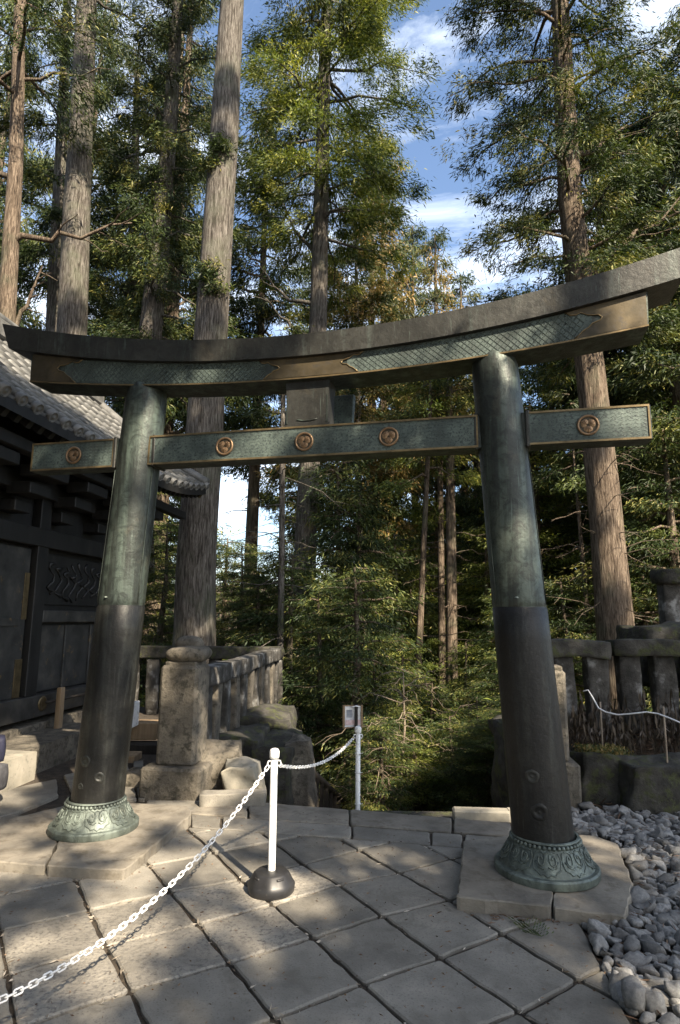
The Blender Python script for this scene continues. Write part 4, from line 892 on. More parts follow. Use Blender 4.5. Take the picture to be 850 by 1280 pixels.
rg = MB(); rg.tube([roofp(E0 - .1, 1, 0.32), roofp(E1 + .1, 1, 0.32)], 0.09, 10); part('ridge_cap', rg, M['roof_tile'], roof)
rg = MB(); rg.tube([roofp(E1 + 0.02, t, 0.05) for t in np.linspace(0, 1, 8)], 0.1, 8); part('verge_roll', rg, M['roof_tile'], roof)
for k in range(40):
    s_ = E0 + 0.1 + k * (E1 - E0 - 0.2) / 39; mb = MB(); a, b = roofp(s_, 0.03, -0.23), roofp(s_, 0.5, -0.23); y = (b - a); L = np.linalg.norm(y); y /= L; x = np.array([*BD, 0]); z = np.cross(x, y)
    mb.box((a + b) / 2, (0.075, L, 0.1), np.array([x, y, z])); part('rafter', mb, M['lacquer'], roof)
    if k == 39: m2 = MB(); m2.box(a - y * 0.006, (0.08, 0.012, 0.11), np.array([x, y, z])); part('rafter_end_cap', m2, M['brass'], roof)
for s_ in np.arange(-3.4, 2.8, 1.02):
    for o_, z_ in ((0.2, 3.16), (0.42, 3.36), (0.62, 3.56)): bbox_('bracket_arm', s_ - 0.28 * o_ - 0.1, s_ + 0.28 * o_ + 0.1, o_ - 0.32, o_, z_ - 0.14, z_, 'lacquer')
bbox_('eave_purlin', S0 + 1.9, E1 - 0.2, 0.55, 0.7, 3.58, 3.72, 'lacquer')
# steps in front of the hall
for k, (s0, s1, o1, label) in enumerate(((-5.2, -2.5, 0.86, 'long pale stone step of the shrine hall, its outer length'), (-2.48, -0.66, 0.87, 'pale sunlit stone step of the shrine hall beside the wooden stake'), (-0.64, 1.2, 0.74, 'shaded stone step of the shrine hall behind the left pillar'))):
    mb = MB(); b = rough_block((s1 - s0, o1 - 0.13, 0.31), 10, 0.03, 0.008, k + 3, 0.9); c = bp((s0 + s1) / 2, (o1 + 0.13) / 2, 0.12); mb.add([c + np.array(p) @ BAX for p in b.v], b.f, False); solo('stone_step', mb, M['stone_pale' if k < 2 else 'stone'], label, 'step', 'steps of the shrine hall', org=c)  # shaded step gets the darker stone, its shade put into the colour
# wooden stake and rod
w = thing('timber_support', 'pale timber stake with a thin cross rod before the hall sill', 'stake', bp(0.72, 0.28, 0.27)); mb = MB(); mb.bbox(bp(0.72, 0.28, 0.52), (0.1, 0.07, 0.56), 0.008, BAX); part('stake', mb, M['timber'], w)
mb = MB(); mb.tube([bp(0.5, 0.22, 0.63), bp(2.2, 0.22, 0.63)], 0.02, 6); part('rod', mb, M['darkwood'], w)
# things stored behind the pillar
mb = MB(); c = at(164, 893, 8.6); mb.bbox(c, (0.12, 0.3, 0.32), 0.01); solo('white_panel', mb, M['white'], 'small white panel standing behind the left pillar', 'panel', org=c)
for k, (px, py, Y, sz, lab) in enumerate(((172, 912, 8.9, (0.6, 0.3, 0.22), 'upper timber beam stacked behind the left pillar'), (172, 938, 8.7, (0.7, 0.3, 0.2), 'lower timber beam stacked behind the left pillar'), (163, 947, 8.2, (0.2, 0.3, 0.1), 'short pale timber offcut behind the left pillar'))):
    c = at(px, py, Y); mb = MB(); mb.bbox(c, sz, 0.01); solo('timber_beam', mb, M['timber' if k != 1 else 'darkwood'], lab, 'timber', 'timber stacked behind the pillar', org=c)
# bag at the step
c = at(-12, 938, 6.15); b = rough_block((0.22, 0.2, 0.22), 6, 0.45, 0.02, 4); mb = MB(); mb.add([c + np.array(p) @ rot2(0.5) for p in b.v], b.f, True); bag = solo('bag', mb, M['navy'], 'navy blue cloth bag with white trim leaning on the pale step', 'bag', org=c); ORG[bag] = np.array(c)
mb = MB(); mb.tube([c + np.array([0.10 * math.cos(a), -0.07, 0.115 * math.sin(a)]) @ rot2(0.5) for a in np.linspace(-2.6, 0.6, 14)], 0.006, 6); part('trim', mb, M['rope'], bag)
c = at(-11, 975, 6.1); b = rough_block((0.2, 0.2, 0.24), 6, 0.5, 0.02, 6); mb = MB(); mb.add([c + np.array(p) for p in b.v], b.f, True); solo('bag', mb, M['greycloth'], 'dark grey cloth bundle on the ground below the navy bag', 'bag', org=c)
# ---------------------------------------------------------------- trees
def blades(name, C, OUT, size, K, droop=0.35, wid=0.19, rs=None, tint=None, spread=0.4, bl=None):
    r = rs or rng; n = len(C) * K; C2 = np.repeat(C, K, 0); O2 = np.repeat(OUT, K, 0); S2 = np.repeat(size, K)
    T = np.repeat(tint if tint is not None else r.uniform(0, 1, len(C)) ** 1.3, K) + r.normal(0, 0.12, n)
    D = O2 * 0.85 + r.normal(size=(n, 3)) * 0.5; D[:, 2] -= droop
    P = C2 + r.normal(size=(n, 3)) * (S2 * spread)[:, None] * np.array([1, 1, 0.42])
    L = (S2 if bl is None else np.full(n, bl)) * r.uniform(0.5, 1.15, n); W = L * r.uniform(wid * 0.6, wid * 1.3, n)
    return sliver_mesh(name, P, D, L, W, np.clip(T, 0, 1), 0.15)
def trunk_tube(mb, pts, rad, n=14, rough=0.05, seed=0):
    # resample and roughen
    pts = np.array(pts, float); rad = np.array(rad, float); L = np.r_[0, np.cumsum(np.linalg.norm(np.diff(pts, axis=0), axis=1))]
    m = max(6, int(L[-1] / 0.55)); t = np.linspace(0, L[-1], m); P = np.array([np.interp(t, L, pts[:, k]) for k in range(3)]).T; Rr = np.interp(t, L, rad)
    b0 = len(mb.v); mb.tube(P, Rr, n, True, True)
    for i in range(m):
        for k in range(n):
            v = np.array(mb.v[b0 + i * n + k]); d = v - P[i]; q = mnoise.noise(Vector((k * 0.9 + seed * 5.1, i * 0.22, seed * 1.7))) * 1.5 + 0.5 * mnoise.noise(Vector((math.cos(2 * math.pi * k / n) * 1.3, math.sin(2 * math.pi * k / n) * 1.3, i * 0.3 + seed * 3)))
            mb.v[b0 + i * n + k] = tuple(P[i] + d * (1 + rough * q))
def along(P, s):
    P = np.array(P); L = np.r_[0, np.cumsum(np.linalg.norm(np.diff(P, axis=0), axis=1))]; s = np.array(s) * L[-1]
    return np.array([np.interp(s, L, P[:, k]) for k in range(3)]).T
def branch(start, az, L, el, droop, tipup, m=6):
    t = np.linspace(0, 1, m); h = np.array([math.cos(az), math.sin(az)]); r = L * t * math.cos(el)
    z = L * (t * math.sin(el) - droop * t ** 2 + tipup * t ** 3); wob = rng.normal(0, 0.03 * L, (m, 3)); wob[0] = 0
    return np.c_[start[0] + h[0] * r, start[1] + h[1] * r, start[2] + z] + wob
def tree(name, label, pts, rad, crown=None, group='cedars and cypresses around the gate', barkm='bark', leafm='leaf', seed=0, twigs=None, extra=None, sides=14, cat='tree', limbs=None):
    """pts: trunk axis; crown: dict(z0,z1,n,l0,l1,size,dens,K,el,droop)"""
    pts = [np.array(p, float) for p in pts]; base = pts[0]
    t = thing(name, label, cat, base, group); mb = MB(); trunk_tube(mb, pts, rad, sides, 0.055 if sides > 20 else 0.045, seed)
    zs = np.array([p[2] for p in pts]); PX = np.array(pts)
    def axis(z): return np.array([np.interp(z, zs, PX[:, 0]), np.interp(z, zs, PX[:, 1]), z])
    C = []; O = []; SZ = []
    if crown:
        for c in (crown if isinstance(crown, list) else [crown]):
            n = c['n']; ga = rng.uniform(0, 6.28)
            for k in range(n):
                f = (k + rng.uniform(0, 1)) / n; z = c['z0'] + (c['z1'] - c['z0']) * f; L = (c['l0'] + (c['l1'] - c['l0']) * f) * rng.uniform(0.55, 1.2)
                az = ga + k * 2.399 + rng.normal(0, 0.3)
                if 'azr' in c: az = rng.uniform(*c['azr'])
                bp_ = branch(axis(z), az, L, c.get('el', 0.1) + rng.normal(0, 0.18), c.get('droop', 0.35), c.get('tip', 0.12))
                mb.tube(bp_, np.linspace(0.018 + 0.012 * L, 0.006, len(bp_)), 5, False)
                m = max(3, int(L * c['dens'])); s = rng.uniform(c.get('inner', 0.3), 1.02, m); q = along(bp_, s); hd = np.array([math.cos(az), math.sin(az), 0]); sd = np.array([-hd[1], hd[0], 0])
                lat = rng.normal(0, 1, m) * 0.17 * L * (1.15 - 0.6 * s); q = q + sd * lat[:, None] + np.c_[np.zeros((m, 2)), -np.abs(lat) * 0.25 + rng.normal(0, 0.05, m) * L * 0.5]
                C.append(q); O.append(np.tile(hd * 0.8, (m, 1)) + sd * (np.sign(lat) * 0.5)[:, None]); SZ.append(np.full(m, c['size']) * rng.uniform(0.7, 1.25, m))
    if limbs:
        for (z, az, L, el, dr) in limbs:
            bp_ = branch(axis(z), az, L, el, dr, 0.25, 8); mb.tube(bp_, np.linspace(0.05 + 0.012 * L, 0.015, 8), 6, False)
            for s in (0.4, 0.55, 0.7, 0.82, 0.92):
                q = along(bp_, [s])[0]; b2 = branch(q, az + rng.choice([-1, 1]) * rng.uniform(0.4, 1.1), L * 0.35, 0.2, 0.3, 0.2, 5); mb.tube(b2, np.linspace(0.02, 0.006, 5), 5, False)
    if twigs:
        z0, z1, n, l = twigs
        for k in range(n):
            bp_ = branch(axis(rng.uniform(z0, z1)), rng.uniform(0, 6.28), l * rng.uniform(0.4, 1.2), rng.normal(0.05, 0.2), 0.25, 0.1, 5); mb.tube(bp_, np.linspace(0.014, 0.004, 5), 4, False)
            for s in (0.5, 0.75):
                q = along(bp_, [s])[0]; b2 = branch(q, rng.uniform(0, 6.28), l * 0.3, 0.0, 0.3, 0.0, 4); mb.tube(b2, np.linspace(0.008, 0.003, 4), 4, False)
    part('trunk', mb, M[barkm], t)
    if extra is not None:
        for (q, o, s) in extra: C.append(q); O.append(o); SZ.append(s)
    if C:
        C = np.vstack(C); O = np.vstack(O); SZ = np.concatenate(SZ); K = (crown[0] if isinstance(crown, list) else crown or {'K': 12}).get('K', 12)
        c0_ = crown[0] if isinstance(crown, list) else crown or {}; me = blades('crown', C - base, O, SZ, c0_.get('K', 30), bl=c0_.get('bl', 0.15), droop=(crown[0] if isinstance(crown, list) else crown or {}).get('bd', 0.35)); o = obj('crown', me, M[leafm], t)
    return t
def tpath(pxs, Y, ztop, rad0, rad1, ground=None):
    """trunk axis from picture points at distance Y, carried down to the ground and up to ztop"""
    P = [at(x, y, Y) for x, y in pxs]; P.sort(key=lambda p: p[2]); d = (P[-1] - P[0]) / (P[-1][2] - P[0][2])
    zg = float(hgt(P[0][0], Y)) - 0.3; lo = P[0] + (d * 0.6) * (zg - P[0][2]); hi = P[-1] + d * 0.8 * (ztop - P[-1][2])
    pts = [lo + np.array([0, 0, 0.0])] + [lo + (P[0] - lo) * 0.25] + P + [hi]; zs = np.array([p[2] for p in pts]); f = (zs - zs[0]) / (zs[-1] - zs[0])
    r = rad0 + (rad1 - rad0) * f; r[0] = rad0 * 1.45; r[1] = rad0 * 1.06
    keep = [0] + [k for k in range(1, len(pts)) if pts[k][2] > pts[k - 1][2] + 0.05]
    return [pts[k] for k in keep], r[keep]
def std(z0, z1, n, l0, l1, size=0.42, dens=5, K=84, el=0.1, droop=0.35, tip=0.12, **kw): return dict(z0=z0, z1=z1, n=n, l0=l0, l1=l1, size=size, dens=dens, K=K, el=el, droop=droop, tip=tip, **kw)

# --- the trunks one can pick out
p, r = tpath([(8, 400), (20, 200), (25, 0)], 12, 22, 0.21, 0.08)
tree('cypress_tree', 'slim reddish cypress trunk rising past the end of the tiled roof', p, r, std(13, 22, 34, 2.6, 0.8), barkm='bark_red', seed=1, limbs=[(9.5, 0.2, 2.4, 0.3, 0.2), (11, 2.9, 2.5, 0.3, 0.2), (7.4, 0.1, 1.3, 1.1, 0.0)])
p, r = tpath([(90, 420), (97, 250), (104, 100), (108, 0)], 15, 26, 0.43, 0.2)
tree('cedar_tree', 'thick pale barked cedar with a broken stub above the tiled roof', p, r, std(19, 27, 40, 3.4, 1.0), seed=2, limbs=[(15.6, 3.3, 0.5, 0.9, 0.0)], sides=34)
p, r = tpath([(188, 420), (200, 300), (213, 150), (222, 0)], 16.5, 27, 0.42, 0.08)
tree('cedar_tree', 'tapering dark cedar with dense foliage clinging to its trunk', p, r, [std(9.5, 26, 60, 2.6, 1.0, dens=6), std(7.5, 17, 26, 1.2, 0.8, dens=10, inner=0.1)], sides=30, seed=3, limbs=[(15.5, 2.6, 3.0, 0.35, 0.2), (17, 2.2, 3.0, 0.5, 0.1)])
p, r = tpath([(243, 800), (245, 700), (258, 500), (275, 250), (290, 0)], 13, 26, 0.43, 0.22)
ex = []
for px, py, s in ((274, 186, 0.26), (264, 345, 0.24), (262, 205, 0.16), (270, 362, 0.16)):
    c = at(px, py, 12.7); n = int(16 * s / 0.3); q = c + rng.normal(size=(n, 3)) * s * 0.4; ex.append((q, np.tile([0, -0.6, 0.2], (n, 1)), np.full(n, 0.3)))
tree('cedar_tree', 'massive straight cedar trunk between the pillars with tufts on its bark', p, r, std(18.5, 27, 44, 3.6, 1.0), seed=4, extra=ex, sides=38)
p, r = tpath([(375, 850), (383, 650), (390, 520), (398, 400), (405, 100)], 17, 27, 0.36, 0.14)
tree('cedar_tree', 'cedar rising behind the middle of the lintel under a drooping green crown', p, r, std(13.0, 27, 95, 2.9, 3.6, size=0.45, dens=6.5, droop=0.5, bl=0.17), sides=30, seed=5, limbs=[(10.6, 3.0, 2.2, 0.5, 0.0), (12.2, 2.7, 2.2, 0.9, -0.1), (9.6, 3.3, 1.8, 0.6, 0.1)], twigs=(2, 9, 26, 1.4), leafm='leaf_sun_tint')
p, r = tpath([(770, 800), (755, 620), (740, 480), (712, 250), (700, 0)], 12, 22, 0.36, 0.13)
tree('cypress_tree', 'tall leaning cypress beyond the right pillar with long drooping sprays', p, r, [std(7.3, 22, 100, 1.9, 3.5, size=0.34, dens=7.5, bl=0.14, droop=0.45, el=0.25)], barkm='bark_red', sides=32, seed=6, twigs=(1.0, 5.5, 24, 1.2), limbs=[(9.0, 0.15, 3.0, 0.55, 0.1), (11.4, 0.5, 2.6, 0.7, 0.1)])
p, r = tpath([(820, 800), (812, 600), (805, 430)], 16, 17, 0.14, 0.05)
tree('cypress_tree', 'slender pole like cypress near the higher balustrade', p, r, std(6.0, 17, 60, 2.4, 0.8, size=0.42, dens=7), barkm='bark_red', seed=7, twigs=(0.5, 6.5, 30, 1.3))
p, r = tpath([(737, 800), (731, 730), (725, 660)], 14.5, 7.0, 0.085, 0.03)
tree('cypress_sapling', 'thin sunlit sapling with bare dead twigs beside the leaning cypress', p, r, std(4.6, 7.2, 12, 1.1, 0.5, size=0.36, dens=6), barkm='bark_red', seed=8, twigs=(-0.5, 4.6, 46, 1.1), sides=8)
p, r = tpath([(350, 850), (352, 700), (353, 580)], 13.2, 8.2, 0.075, 0.05)
tree('cypress_sapling', 'thin dark bare stem in front of the middle cedar', p, r, std(5.6, 8.4, 6, 0.9, 0.5, size=0.3, dens=6), seed=9, twigs=(0.4, 5.5, 34, 1.5), sides=8)
p, r = tpath([(448, 600), (447, 450), (445, 330)], 22, 16.5, 0.2, 0.05)
tree('cedar_tree', 'bronze tipped cedar standing in front of the patch of open sky', p, r, std(5.5, 17, 70, 3.2, 0.9, size=0.5, dens=6, bl=0.2, el=0.15, droop=0.2, tip=0.25), leafm='leaf_gold', seed=10)
p, r = tpath([(520, 900), (523, 830), (530, 680)], 16, 9.5, 0.115, 0.05)
tree('cypress_tree', 'slim crooked sunlit trunk in the middle of the far wood', p, r, std(5.0, 9.6, 18, 1.6, 0.6, size=0.45, dens=6), barkm='bark_red', leafm='leaf_sun_tint', seed=11, twigs=(-4, 4, 30, 1.3), sides=9)
p, r = tpath([(566, 1000), (565, 900), (564, 700), (562, 540)], 16.5, 9.8, 0.19, 0.09)
tree('cedar_tree', 'straight brown trunk beside the twin pole in the far wood', p, r, std(6.4, 9.8, 20, 1.8, 0.7, size=0.45, dens=6), barkm='bark_red', seed=12, twigs=(-4, 6, 24, 1.2))
p, r = tpath([(552, 780), (550, 560)], 17.5, 10.2, 0.125, 0.06)
tree('cypress_tree', 'narrow twin pole close behind the straight brown trunk', p, r, std(6.2, 10.3, 30, 2.0, 0.7, size=0.5, dens=6), barkm='bark_red', leafm='leaf_gold', seed=13, sides=8)
p, r = tpath([(733, 640), (728, 560)], 19, 13, 0.1, 0.05)
tree('cypress_tree', 'thin dark pole just left of the leaning cypress trunk', p, r, std(5.0, 13, 46, 2.2, 0.7, size=0.45, dens=6), seed=14, sides=8)
p, r = tpath([(164, 430), (168, 250)], 21, 24, 0.3, 0.1)
tree('cedar_tree', 'dark cedar trunk close behind the tapering cedar', p, r, std(9, 24, 46, 3.2, 1.0, size=0.5, dens=7, bl=0.2), seed=15)
p, r = tpath([(80, 100), (84, 0)], 19, 24, 0.26, 0.14)
tree('cedar_tree', 'dark trunk half hidden behind the thick pale cedar', p, r, std(12, 24, 36, 3.4, 1.0, size=0.5, dens=7, bl=0.2), seed=16)

for k, (px, py0, py1, Y, lab) in enumerate(((500, 985, 840, 10.6, 'bare dead sapling with pale tangled twigs below the stair edge'), (592, 1000, 870, 11.5, 'thin bare dead stem with pale twigs low in the hollow'), (470, 1000, 900, 10.2, 'low bare dead sapling with pale twigs close to the notice'))):
    a, b = at(px, py0, Y), at(px + 4, py1, Y); mb = MB(); t = thing('dead_sapling', lab, 'sapling', (a[0], a[1], a[2] - 1.5), 'dead saplings below the stair'); P_ = [a - [0, 0, 1.5], a, (a + b) / 2 + [0.05, 0, 0], b]; mb.tube(P_, [0.03, 0.025, 0.02, 0.008], 6)
    for q in range(46):
        s0 = along(P_, [rng.uniform(0.35, 1.0)])[0]; bb = branch(s0, rng.uniform(0, 6.28), rng.uniform(0.35, 1.0), rng.normal(0.1, 0.35), 0.5, 0.25, 7); mb.tube(bb, np.linspace(0.011, 0.003, 7), 4, False)
        for s_ in (0.45, 0.7): b2 = branch(along(bb, [s_])[0], rng.uniform(0, 6.28), rng.uniform(0.15, 0.4), 0.0, 0.6, 0.1, 5); mb.tube(b2, np.linspace(0.006, 0.002, 5), 4, False)
    part('stem', mb, M['twig'], t)
# --- wood behind: few crown shapes shared by many trees
protos = []
for k, (h, n, l0, lm) in enumerate(((18, 62, 3.2, 'leaf'), (15, 58, 2.8, 'leaf'), (16, 60, 3.0, 'leaf_gold'), (9, 70, 2.2, 'leaf_sun_tint'), (6, 60, 1.7, 'leaf'))):
    rr = 0.012 * h + 0.02; z0 = h * ((0.45 if k == 1 else 0.3) if h > 10 else 0.06)
    root = tree('background_tree', 'x', [(0, 0, -1.0), (0.05, 0, h * 0.3), (0.0, 0.1, h * 0.7), (0.05, 0.05, h)], [rr * 1.3, rr, rr * 0.6, rr * 0.15], std(z0, h, n, l0, 0.5, size=0.5 if h > 10 else 0.34, dens=5 if h > 10 else 8, K=84 if h > 10 else 80, bl=0.2 if h > 10 else 0.10, droop=0.3, inner=0.3), seed=30 + k, barkm='bark_red', leafm=lm, twigs=(0.2, z0 + 0.1, 14, 1.2) if h > 10 else None, sides=8)
    protos.append((h, root, [False]))
def plant(pi, px, Y, top, label, group, wide=1.0):
    h, root, used = protos[pi]; x = at(px, top, Y); zg = float(hgt(x[0], Y)); s = (x[2] - zg) / h
    if not used[0]: used[0] = True; o = root; kids = list(root.children)
    else:
        o = root.copy(); col.objects.link(o)
        for ch in root.children:
            c = ch.copy(); col.objects.link(c); c.parent = o
    w_ = max(0.55, min(1.25, s)) * wide
    o.location = (x[0], Y, zg); o.scale = (w_, w_, s); o.rotation_euler = (0, 0, random.uniform(0, 6.28)); tag(o, label, 'tree', group)
GB = 'dense conifers filling the wood behind the gate'
def where(px):
    for lim, txt in ((60, 'beyond the tiled roof'), (180, 'behind the thick pale cedar'), (270, 'beside the massive cedar trunk'), (370, 'between the massive trunk and the middle cedar'), (440, 'close to the middle cedar'), (520, 'beside the bronze tipped cedar'), (600, 'around the twin pole'), (680, 'behind the right pillar'), (770, 'behind the leaning cypress')):
        if px < lim: return txt
    return 'behind the higher balustrade'
LBL = ('tall dense dark conifer', 'tall bare stemmed dark conifer', 'tall bronze tinged conifer', 'young conifer tinted sunlit green', 'low dark young conifer')
for pi, px, Y, top in ((1, 25, 27, 20), (0, 240, 22, -60), (1, 130, 27, 40), (0, 235, 30, -60), (1, 330, 24, 190), (0, 205, 34, 330),
                       (2, 480, 27, 215), (2, 465, 24, 250), (2, 575, 30, 385), (2, 545, 29, 335), (1, 515, 32, 330), (1, 395, 32, 330), (1, 590, 27, 430), (2, 610, 30, 470), (1, 640, 25, 480), (1, 690, 23, 455),
                       (0, 775, 19, 190), (0, 840, 17, 150), (0, 815, 15, 130), (1, 745, 18, 210), (0, 865, 14, 60), (0, 880, 22, 20), (1, 725, 27, 360), (2, 790, 30, 300), (0, 640, 34, 560),
                       (0, -60, 18, -200), (1, 990, 20, 0), (0, -120, 24, -100), (1, 470, 24, 610)):
    plant(pi, px, Y, top, LBL[pi] + (' far' if Y > 24 else '') + (' low on the slope' if top > 800 else '') + ' ' + where(px), GB)
for pi, px, Y, top in ((4, 400, 12.5, 800), (4, 440, 12.0, 770), (4, 455, 15.5, 690), (4, 425, 16, 660), (4, 300, 15, 715), (4, 325, 14.5, 735), (4, 205, 15, 690), (4, 280, 17, 710), (4, 490, 18, 740), (3, 510, 19, 770), (3, 560, 18, 800), (3, 605, 18.5, 700), (3, 585, 14.5, 830), (3, 500, 14, 830), (3, 625, 15, 790), (4, 540, 13.5, 900), (3, 590, 12, 900), (3, 470, 12.0, 860), (4, 640, 13, 780),
                       (3, 480, 20, 720), (3, 545, 22, 690), (4, 610, 20, 660), (4, 705, 14, 770), (3, 660, 18, 560), (3, 760, 17, 600), (4, 800, 14, 740), (4, 840, 13, 600), (4, 830, 17, 520), (3, 700, 20, 560), (3, 190, 19, 680), (4, 170, 18, 620), (4, 345, 19, 720), (4, 370, 14, 760), (4, 380, 20, 660), (4, -40, 14, 600)):
    plant(pi, px, Y, top, LBL[pi] + (' far' if Y > 24 else '') + (' low on the slope' if top > 800 else '') + ' ' + where(px), 'young conifers on the slope below the gate', 1.25)
for pi, px, Y, top in ((4, 615, 9.6, 940), (4, 640, 9.0, 900), (3, 590, 11.5, 900), (4, 560, 10.5, 930), (3, 520, 10.5, 940), (4, 640, 10.5, 840), (4, 480, 10.0, 930)):
    plant(pi, px, Y, top, LBL[pi] + (' far' if Y > 24 else '') + (' low on the slope' if top > 800 else '') + ' ' + where(px), 'young conifers on the slope below the gate', 1.25)
# unseen conifers around the other sides, added to block sky light
for pi, a, d, h in ((0, -178, 13, 19), (1, -157, 8.5, 17), (0, -120, 8.5, 18), (1, -98, 10, 18), (0, -137, 8.5, 19), (1, -160, 11, 17), (0, -145, 15, 20), (1, -128, 12, 18), (0, -115, 16, 21), (1, -100, 13, 17), (0, -88, 17, 20), (1, 172, 14, 18), (0, 160, 16, 20), (0, -165, 20, 22)):
    h0, root, used = protos[pi]; o = root.copy(); col.objects.link(o)
    for ch in root.children: c = ch.copy(); col.objects.link(c); c.parent = o
    x, y = d * math.cos(R_(a)), d * math.sin(R_(a)) + 1; s = h / h0; o.location = (x, y, float(hgt(x, y))); o.scale = (s * 1.3, s * 1.3, s); o.rotation_euler = (0, 0, a); tag(o, 'tall unseen conifer added around the terrace to block sky light', 'tree', 'unseen sky blocking conifers around the terrace')
for k, (px, top) in enumerate(((490, 760), (505, 700), (520, 820), (535, 740), (550, 860), (565, 700), (580, 780), (595, 720), (610, 840), (625, 760), (640, 700), (470, 800), (455, 720), (660, 720), (515, 880), (575, 890), (600, 940), (545, 930))):
    plant(3, px, 19 + (k * 37 % 11), top, LBL[3] + ' in the hollow ' + where(px), 'young conifers on the slope below the gate', 1.3)
# ferns and low growth on the slope below the terrace
n = 5200; Y = rng.uniform(7.0, 24, n) ; X = rng.uniform(-0.35, 0.75, n) * Y
k_ = (Y > 13.5) | ((X > -0.7) & (X < 1.8) & (Y > 9.2)) | ((X > 2.4) & (Y > 8.6)); X, Y = X[k_], Y[k_]; n = len(X)
C = np.c_[X, Y, hgt(X, Y) + rng.uniform(0.05, 0.5, n)]; O = np.c_[rng.normal(size=(n, 2)) * 0.5, np.full(n, 0.35)]
tag(obj('undergrowth', blades('undergrowth', C, O, np.full(n, 0.5), 26, droop=0.1, bl=0.16), M['leaf_sun_tint']), 'ferns and low green growth covering the slope below the stair', 'undergrowth', kind='stuff')
# far wood as one mass
n = 5200; Y = rng.uniform(38, 75, n); X = rng.uniform(-1.0, 1.0, n) * Y * 0.75; top = 1.75 + Y * (0.085 + 0.05 * np.sin(X * 0.35) + 0.03 * np.sin(X * 0.9 + 1)); Z = -15 + (top + 15) * rng.uniform(0, 1, n) ** 0.8
C = np.c_[X, Y, Z]; O = np.c_[rng.normal(size=(n, 2)) * 0.5, np.zeros(n)]; O[:, 1] -= 0.4
tag(obj('distant_wood', blades('distant_wood', C, O, np.full(n, 1.5), 24, spread=0.6, bl=0.6), M['leaf']), 'far wooded hillside seen between the trunks', 'wood', kind='stuff')

# --- unseen trees towards the sun, crown clumps placed along sun rays to cast shade
shade = []
def sh(p, r, t=None): shade.append((np.array(p, float) + SUN * (t or rng.uniform(13, 17)), r))
for px, py, r_ in ((520, 1150, 0.5), (570, 1205, 0.5), (470, 1245, 0.42), (610, 1265, 0.5), (500, 1112, 0.4), (440, 1195, 0.35), (640, 1130, 0.32), (590, 1090, 0.28),
                   (370, 1022, 0.55), (450, 1022, 0.5), (530, 1030, 0.45), (275, 1250, 0.26), (255, 1200, 0.17), (40, 1125, 0.3), (15, 1258, 0.24), (235, 1118, 0.2), (330, 1165, 0.17), (375, 1070, 0.25), (150, 1265, 0.16), (330, 1060, 0.2), (205, 1050, 0.16), (20, 1020, 0.25), (100, 1085, 0.14), (390, 1240, 0.16), (60, 1060, 0.14), (705, 1275, 0.3), (620, 1042, 0.35), 
                   (790, 1020, 0.6), (840, 1050, 0.6), (850, 1120, 0.45), (830, 1180, 0.35), (760, 1180, 0.2), (720, 1030, 0.35)):
    sh(gd(px, py), r_)
for sg, zs_ in ((-1, (0.9, 1.25, 1.55)), (1, (0.8, 1.1, 1.4))):
    for z in zs_: sh(tp(pillar_u(sg, z), -0.2, z), 0.22)
for s_, z, r_ in ((-1.8, 2.4, 0.5), (-0.6, 2.3, 0.6), (0.5, 2.2, 0.7), (1.6, 2.2, 0.7), (1.2, 1.2, 0.6), (1.9, 0.9, 0.6), (0.3, 1.1, 0.28), (-0.3, 1.5, 0.35), (2.4, 1.6, 0.6), (-0.9, 1.9, 0.4), (0.9, 0.5, 0.4), (0.1, 3.4, 1.0), (1.6, 3.3, 1.0), (-1.4, 3.3, 1.0)): sh(bp(s_, 0, z), r_)
for px, py, Y_, r_ in ((410, 985, 9.5, 0.5), (215, 900, 6.5, 0.2), (200, 975, 6.4, 0.2), (235, 940, 6.5, 0.15), (300, 960, 6.8, 0.2), (250, 1192, 3.6, 0.12), (265, 1228, 3.4, 0.14)): sh(at(px, py, Y_), r_)
for px, py, Y_, r_ in ((400, 830, 12.2, 0.7), (440, 800, 12.0, 0.7), (425, 720, 15.5, 0.9), (385, 720, 16.5, 0.9), (385, 620, 16.5, 0.8), (440, 900, 12, 0.6), (380, 920, 12, 0.7), (330, 760, 14, 0.9), (300, 740, 14.5, 0.9), (90, 380, 14.5, 0.5), (98, 180, 14.5, 0.35), (105, 60, 14.5, 0.4), (262, 450, 12.5, 0.6), (268, 380, 12.5, 0.4), (285, 90, 12.5, 0.5), (278, 150, 12.5, 0.3), (250, 600, 12.5, 0.8), (245, 700, 12.5, 0.8), (768, 750, 11.6, 0.35), (772, 795, 11.6, 0.4), (758, 640, 11.6, 0.16), (748, 560, 11.6, 0.14), (400, 300, 16.6, 0.3), (398, 380, 16.6, 0.4)): sh(at(px, py, Y_), r_, 24)
for x, y, z, r_ in ((2.6, 6.5, 0.4, 0.7), (3.4, 6.6, 0.5, 0.8), (2.8, 7.2, 1.2, 0.7), (3.6, 7.2, 1.2, 0.8), (4.5, 8.2, 1.9, 0.9), (-1.6, 6.6, 0.55, 0.2), (-1.4, 7.4, 0.5, 0.35), (-1.3, 8.6, 0.8, 0.3), (-1.2, 10.0, 0.9, 0.3), (-0.9, 8.0, -0.2, 0.5), (-2.6, 12, 1.0, 0.9), (-1.55, 6.6, 1.2, 0.16), (-1.3, 12.9, 3.0, 1.2), (-2.6, 13, 3, 1.2), (-2.6, 13, 5.5, 1.0)): sh((x, y, z), r_)
for u, z, r_ in ((-1.7, 3.85, 0.3), (-0.6, 3.75, 0.3), (-2.3, 3.15, 0.3), (-1.0, 3.15, 0.3), (0.1, 3.15, 0.2), (1.6, 2.9, 0.14)): sh(tp(u, -0.2, z), r_)
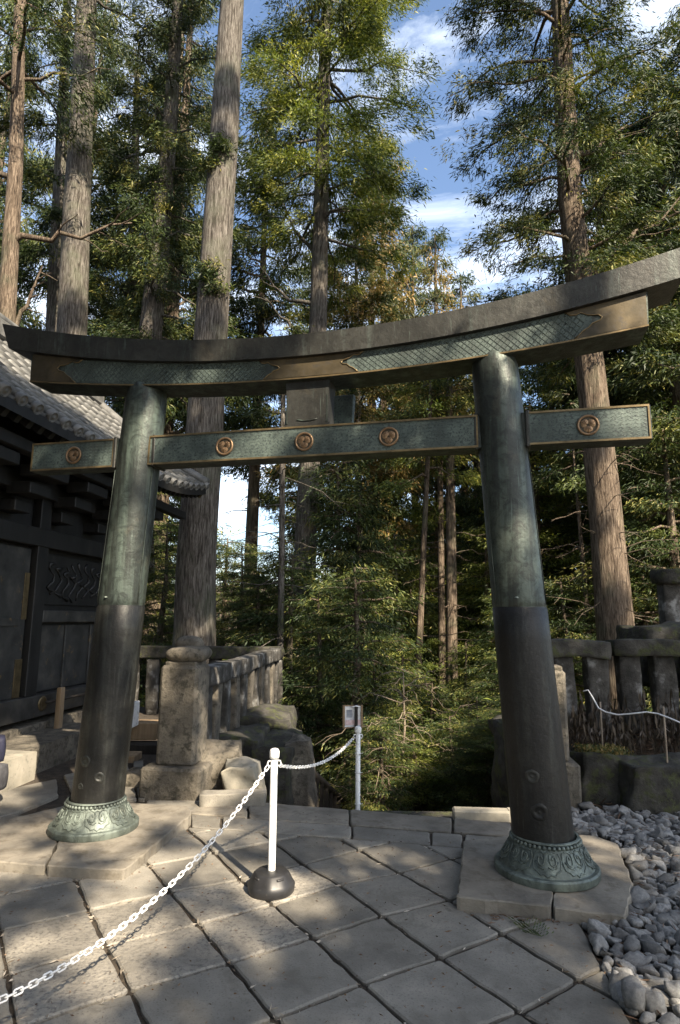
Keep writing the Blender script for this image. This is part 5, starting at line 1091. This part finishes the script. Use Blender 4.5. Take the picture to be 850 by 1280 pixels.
SP = [(np.array([9.5, -8.0, 0]), 0.34), (np.array([5.0, -10.5, 0]), 0.4), (np.array([12.5, -3.5, 0]), 0.36), (np.array([2.0, -8.5, 0]), 0.3)]
grp = [[] for _ in SP]
for c, r_ in shade:
    k = int(np.argmin([np.linalg.norm(c[:2] - s[0][:2]) for s in SP])); grp[k].append((c, r_))
for k, ((b, r0), gl) in enumerate(zip(SP, grp)):
    lab = ('tall unseen cedar opposite the right pillar, crown shaped to cast shade', 'tall unseen cedar opposite the stair, crown shaped to cast shade', 'tall unseen cedar beyond the gravel, crown shaped to cast shade', 'tall unseen cedar opposite the shrine hall, crown shaped to cast shade')[k]
    t = thing('shade_cedar', lab, 'tree', b, 'unseen shade cedars across the terrace'); mb = MB(); trunk_tube(mb, [b - [0, 0, 0.2], b + [0, 0, 0.5], b + [0.1, 0.1, 10], b + [0.2, 0, 24]], [r0 * 1.4, r0, r0 * 0.7, 0.05], 12, 0.05, k + 50)
    C = []; O = []; S = []
    for c, r_ in gl:
        z0 = max(3.0, c[2] - 0.25 * np.linalg.norm(c[:2] - b[:2]) - 0.3); mb.tube([[b[0], b[1], z0], (np.array([b[0], b[1], z0]) + c) / 2 + [0, 0, 0.3], c], [0.035, 0.022, 0.008], 5, False)
        m = max(6, int(70 * r_ * r_ / 0.16)); v = rng.normal(size=(m, 3)); v /= np.linalg.norm(v, axis=1)[:, None]; q = c + v * (r_ * rng.uniform(0, 1, m) ** 0.45)[:, None]
        C.append(q); O.append(v * 0.5); S.append(np.full(m, 0.18))
    for j in range(8):
        z = rng.uniform(19, 24); az = rng.uniform(0, 6.28); L = rng.uniform(1.2, 3.2) * (1.2 - (z - 13) / 14); bb = branch(b + [0, 0, z], az, L, 0.1, 0.3, 0.1); mb.tube(bb, np.linspace(0.05, 0.01, 6), 5, False)
        m = int(10 * L); s = rng.uniform(0.3, 1, m); C.append(along(bb, s) + rng.normal(0, 0.15, (m, 3))); O.append(np.tile([math.cos(az), math.sin(az), 0], (m, 1))); S.append(np.full(m, 0.3))
    part('trunk', mb, M['bark'], t); me = blades('crown', np.vstack(C) - b, np.vstack(O), np.concatenate(S), 9, wid=0.4, spread=0.4); obj('crown', me, M['leaf'], t)
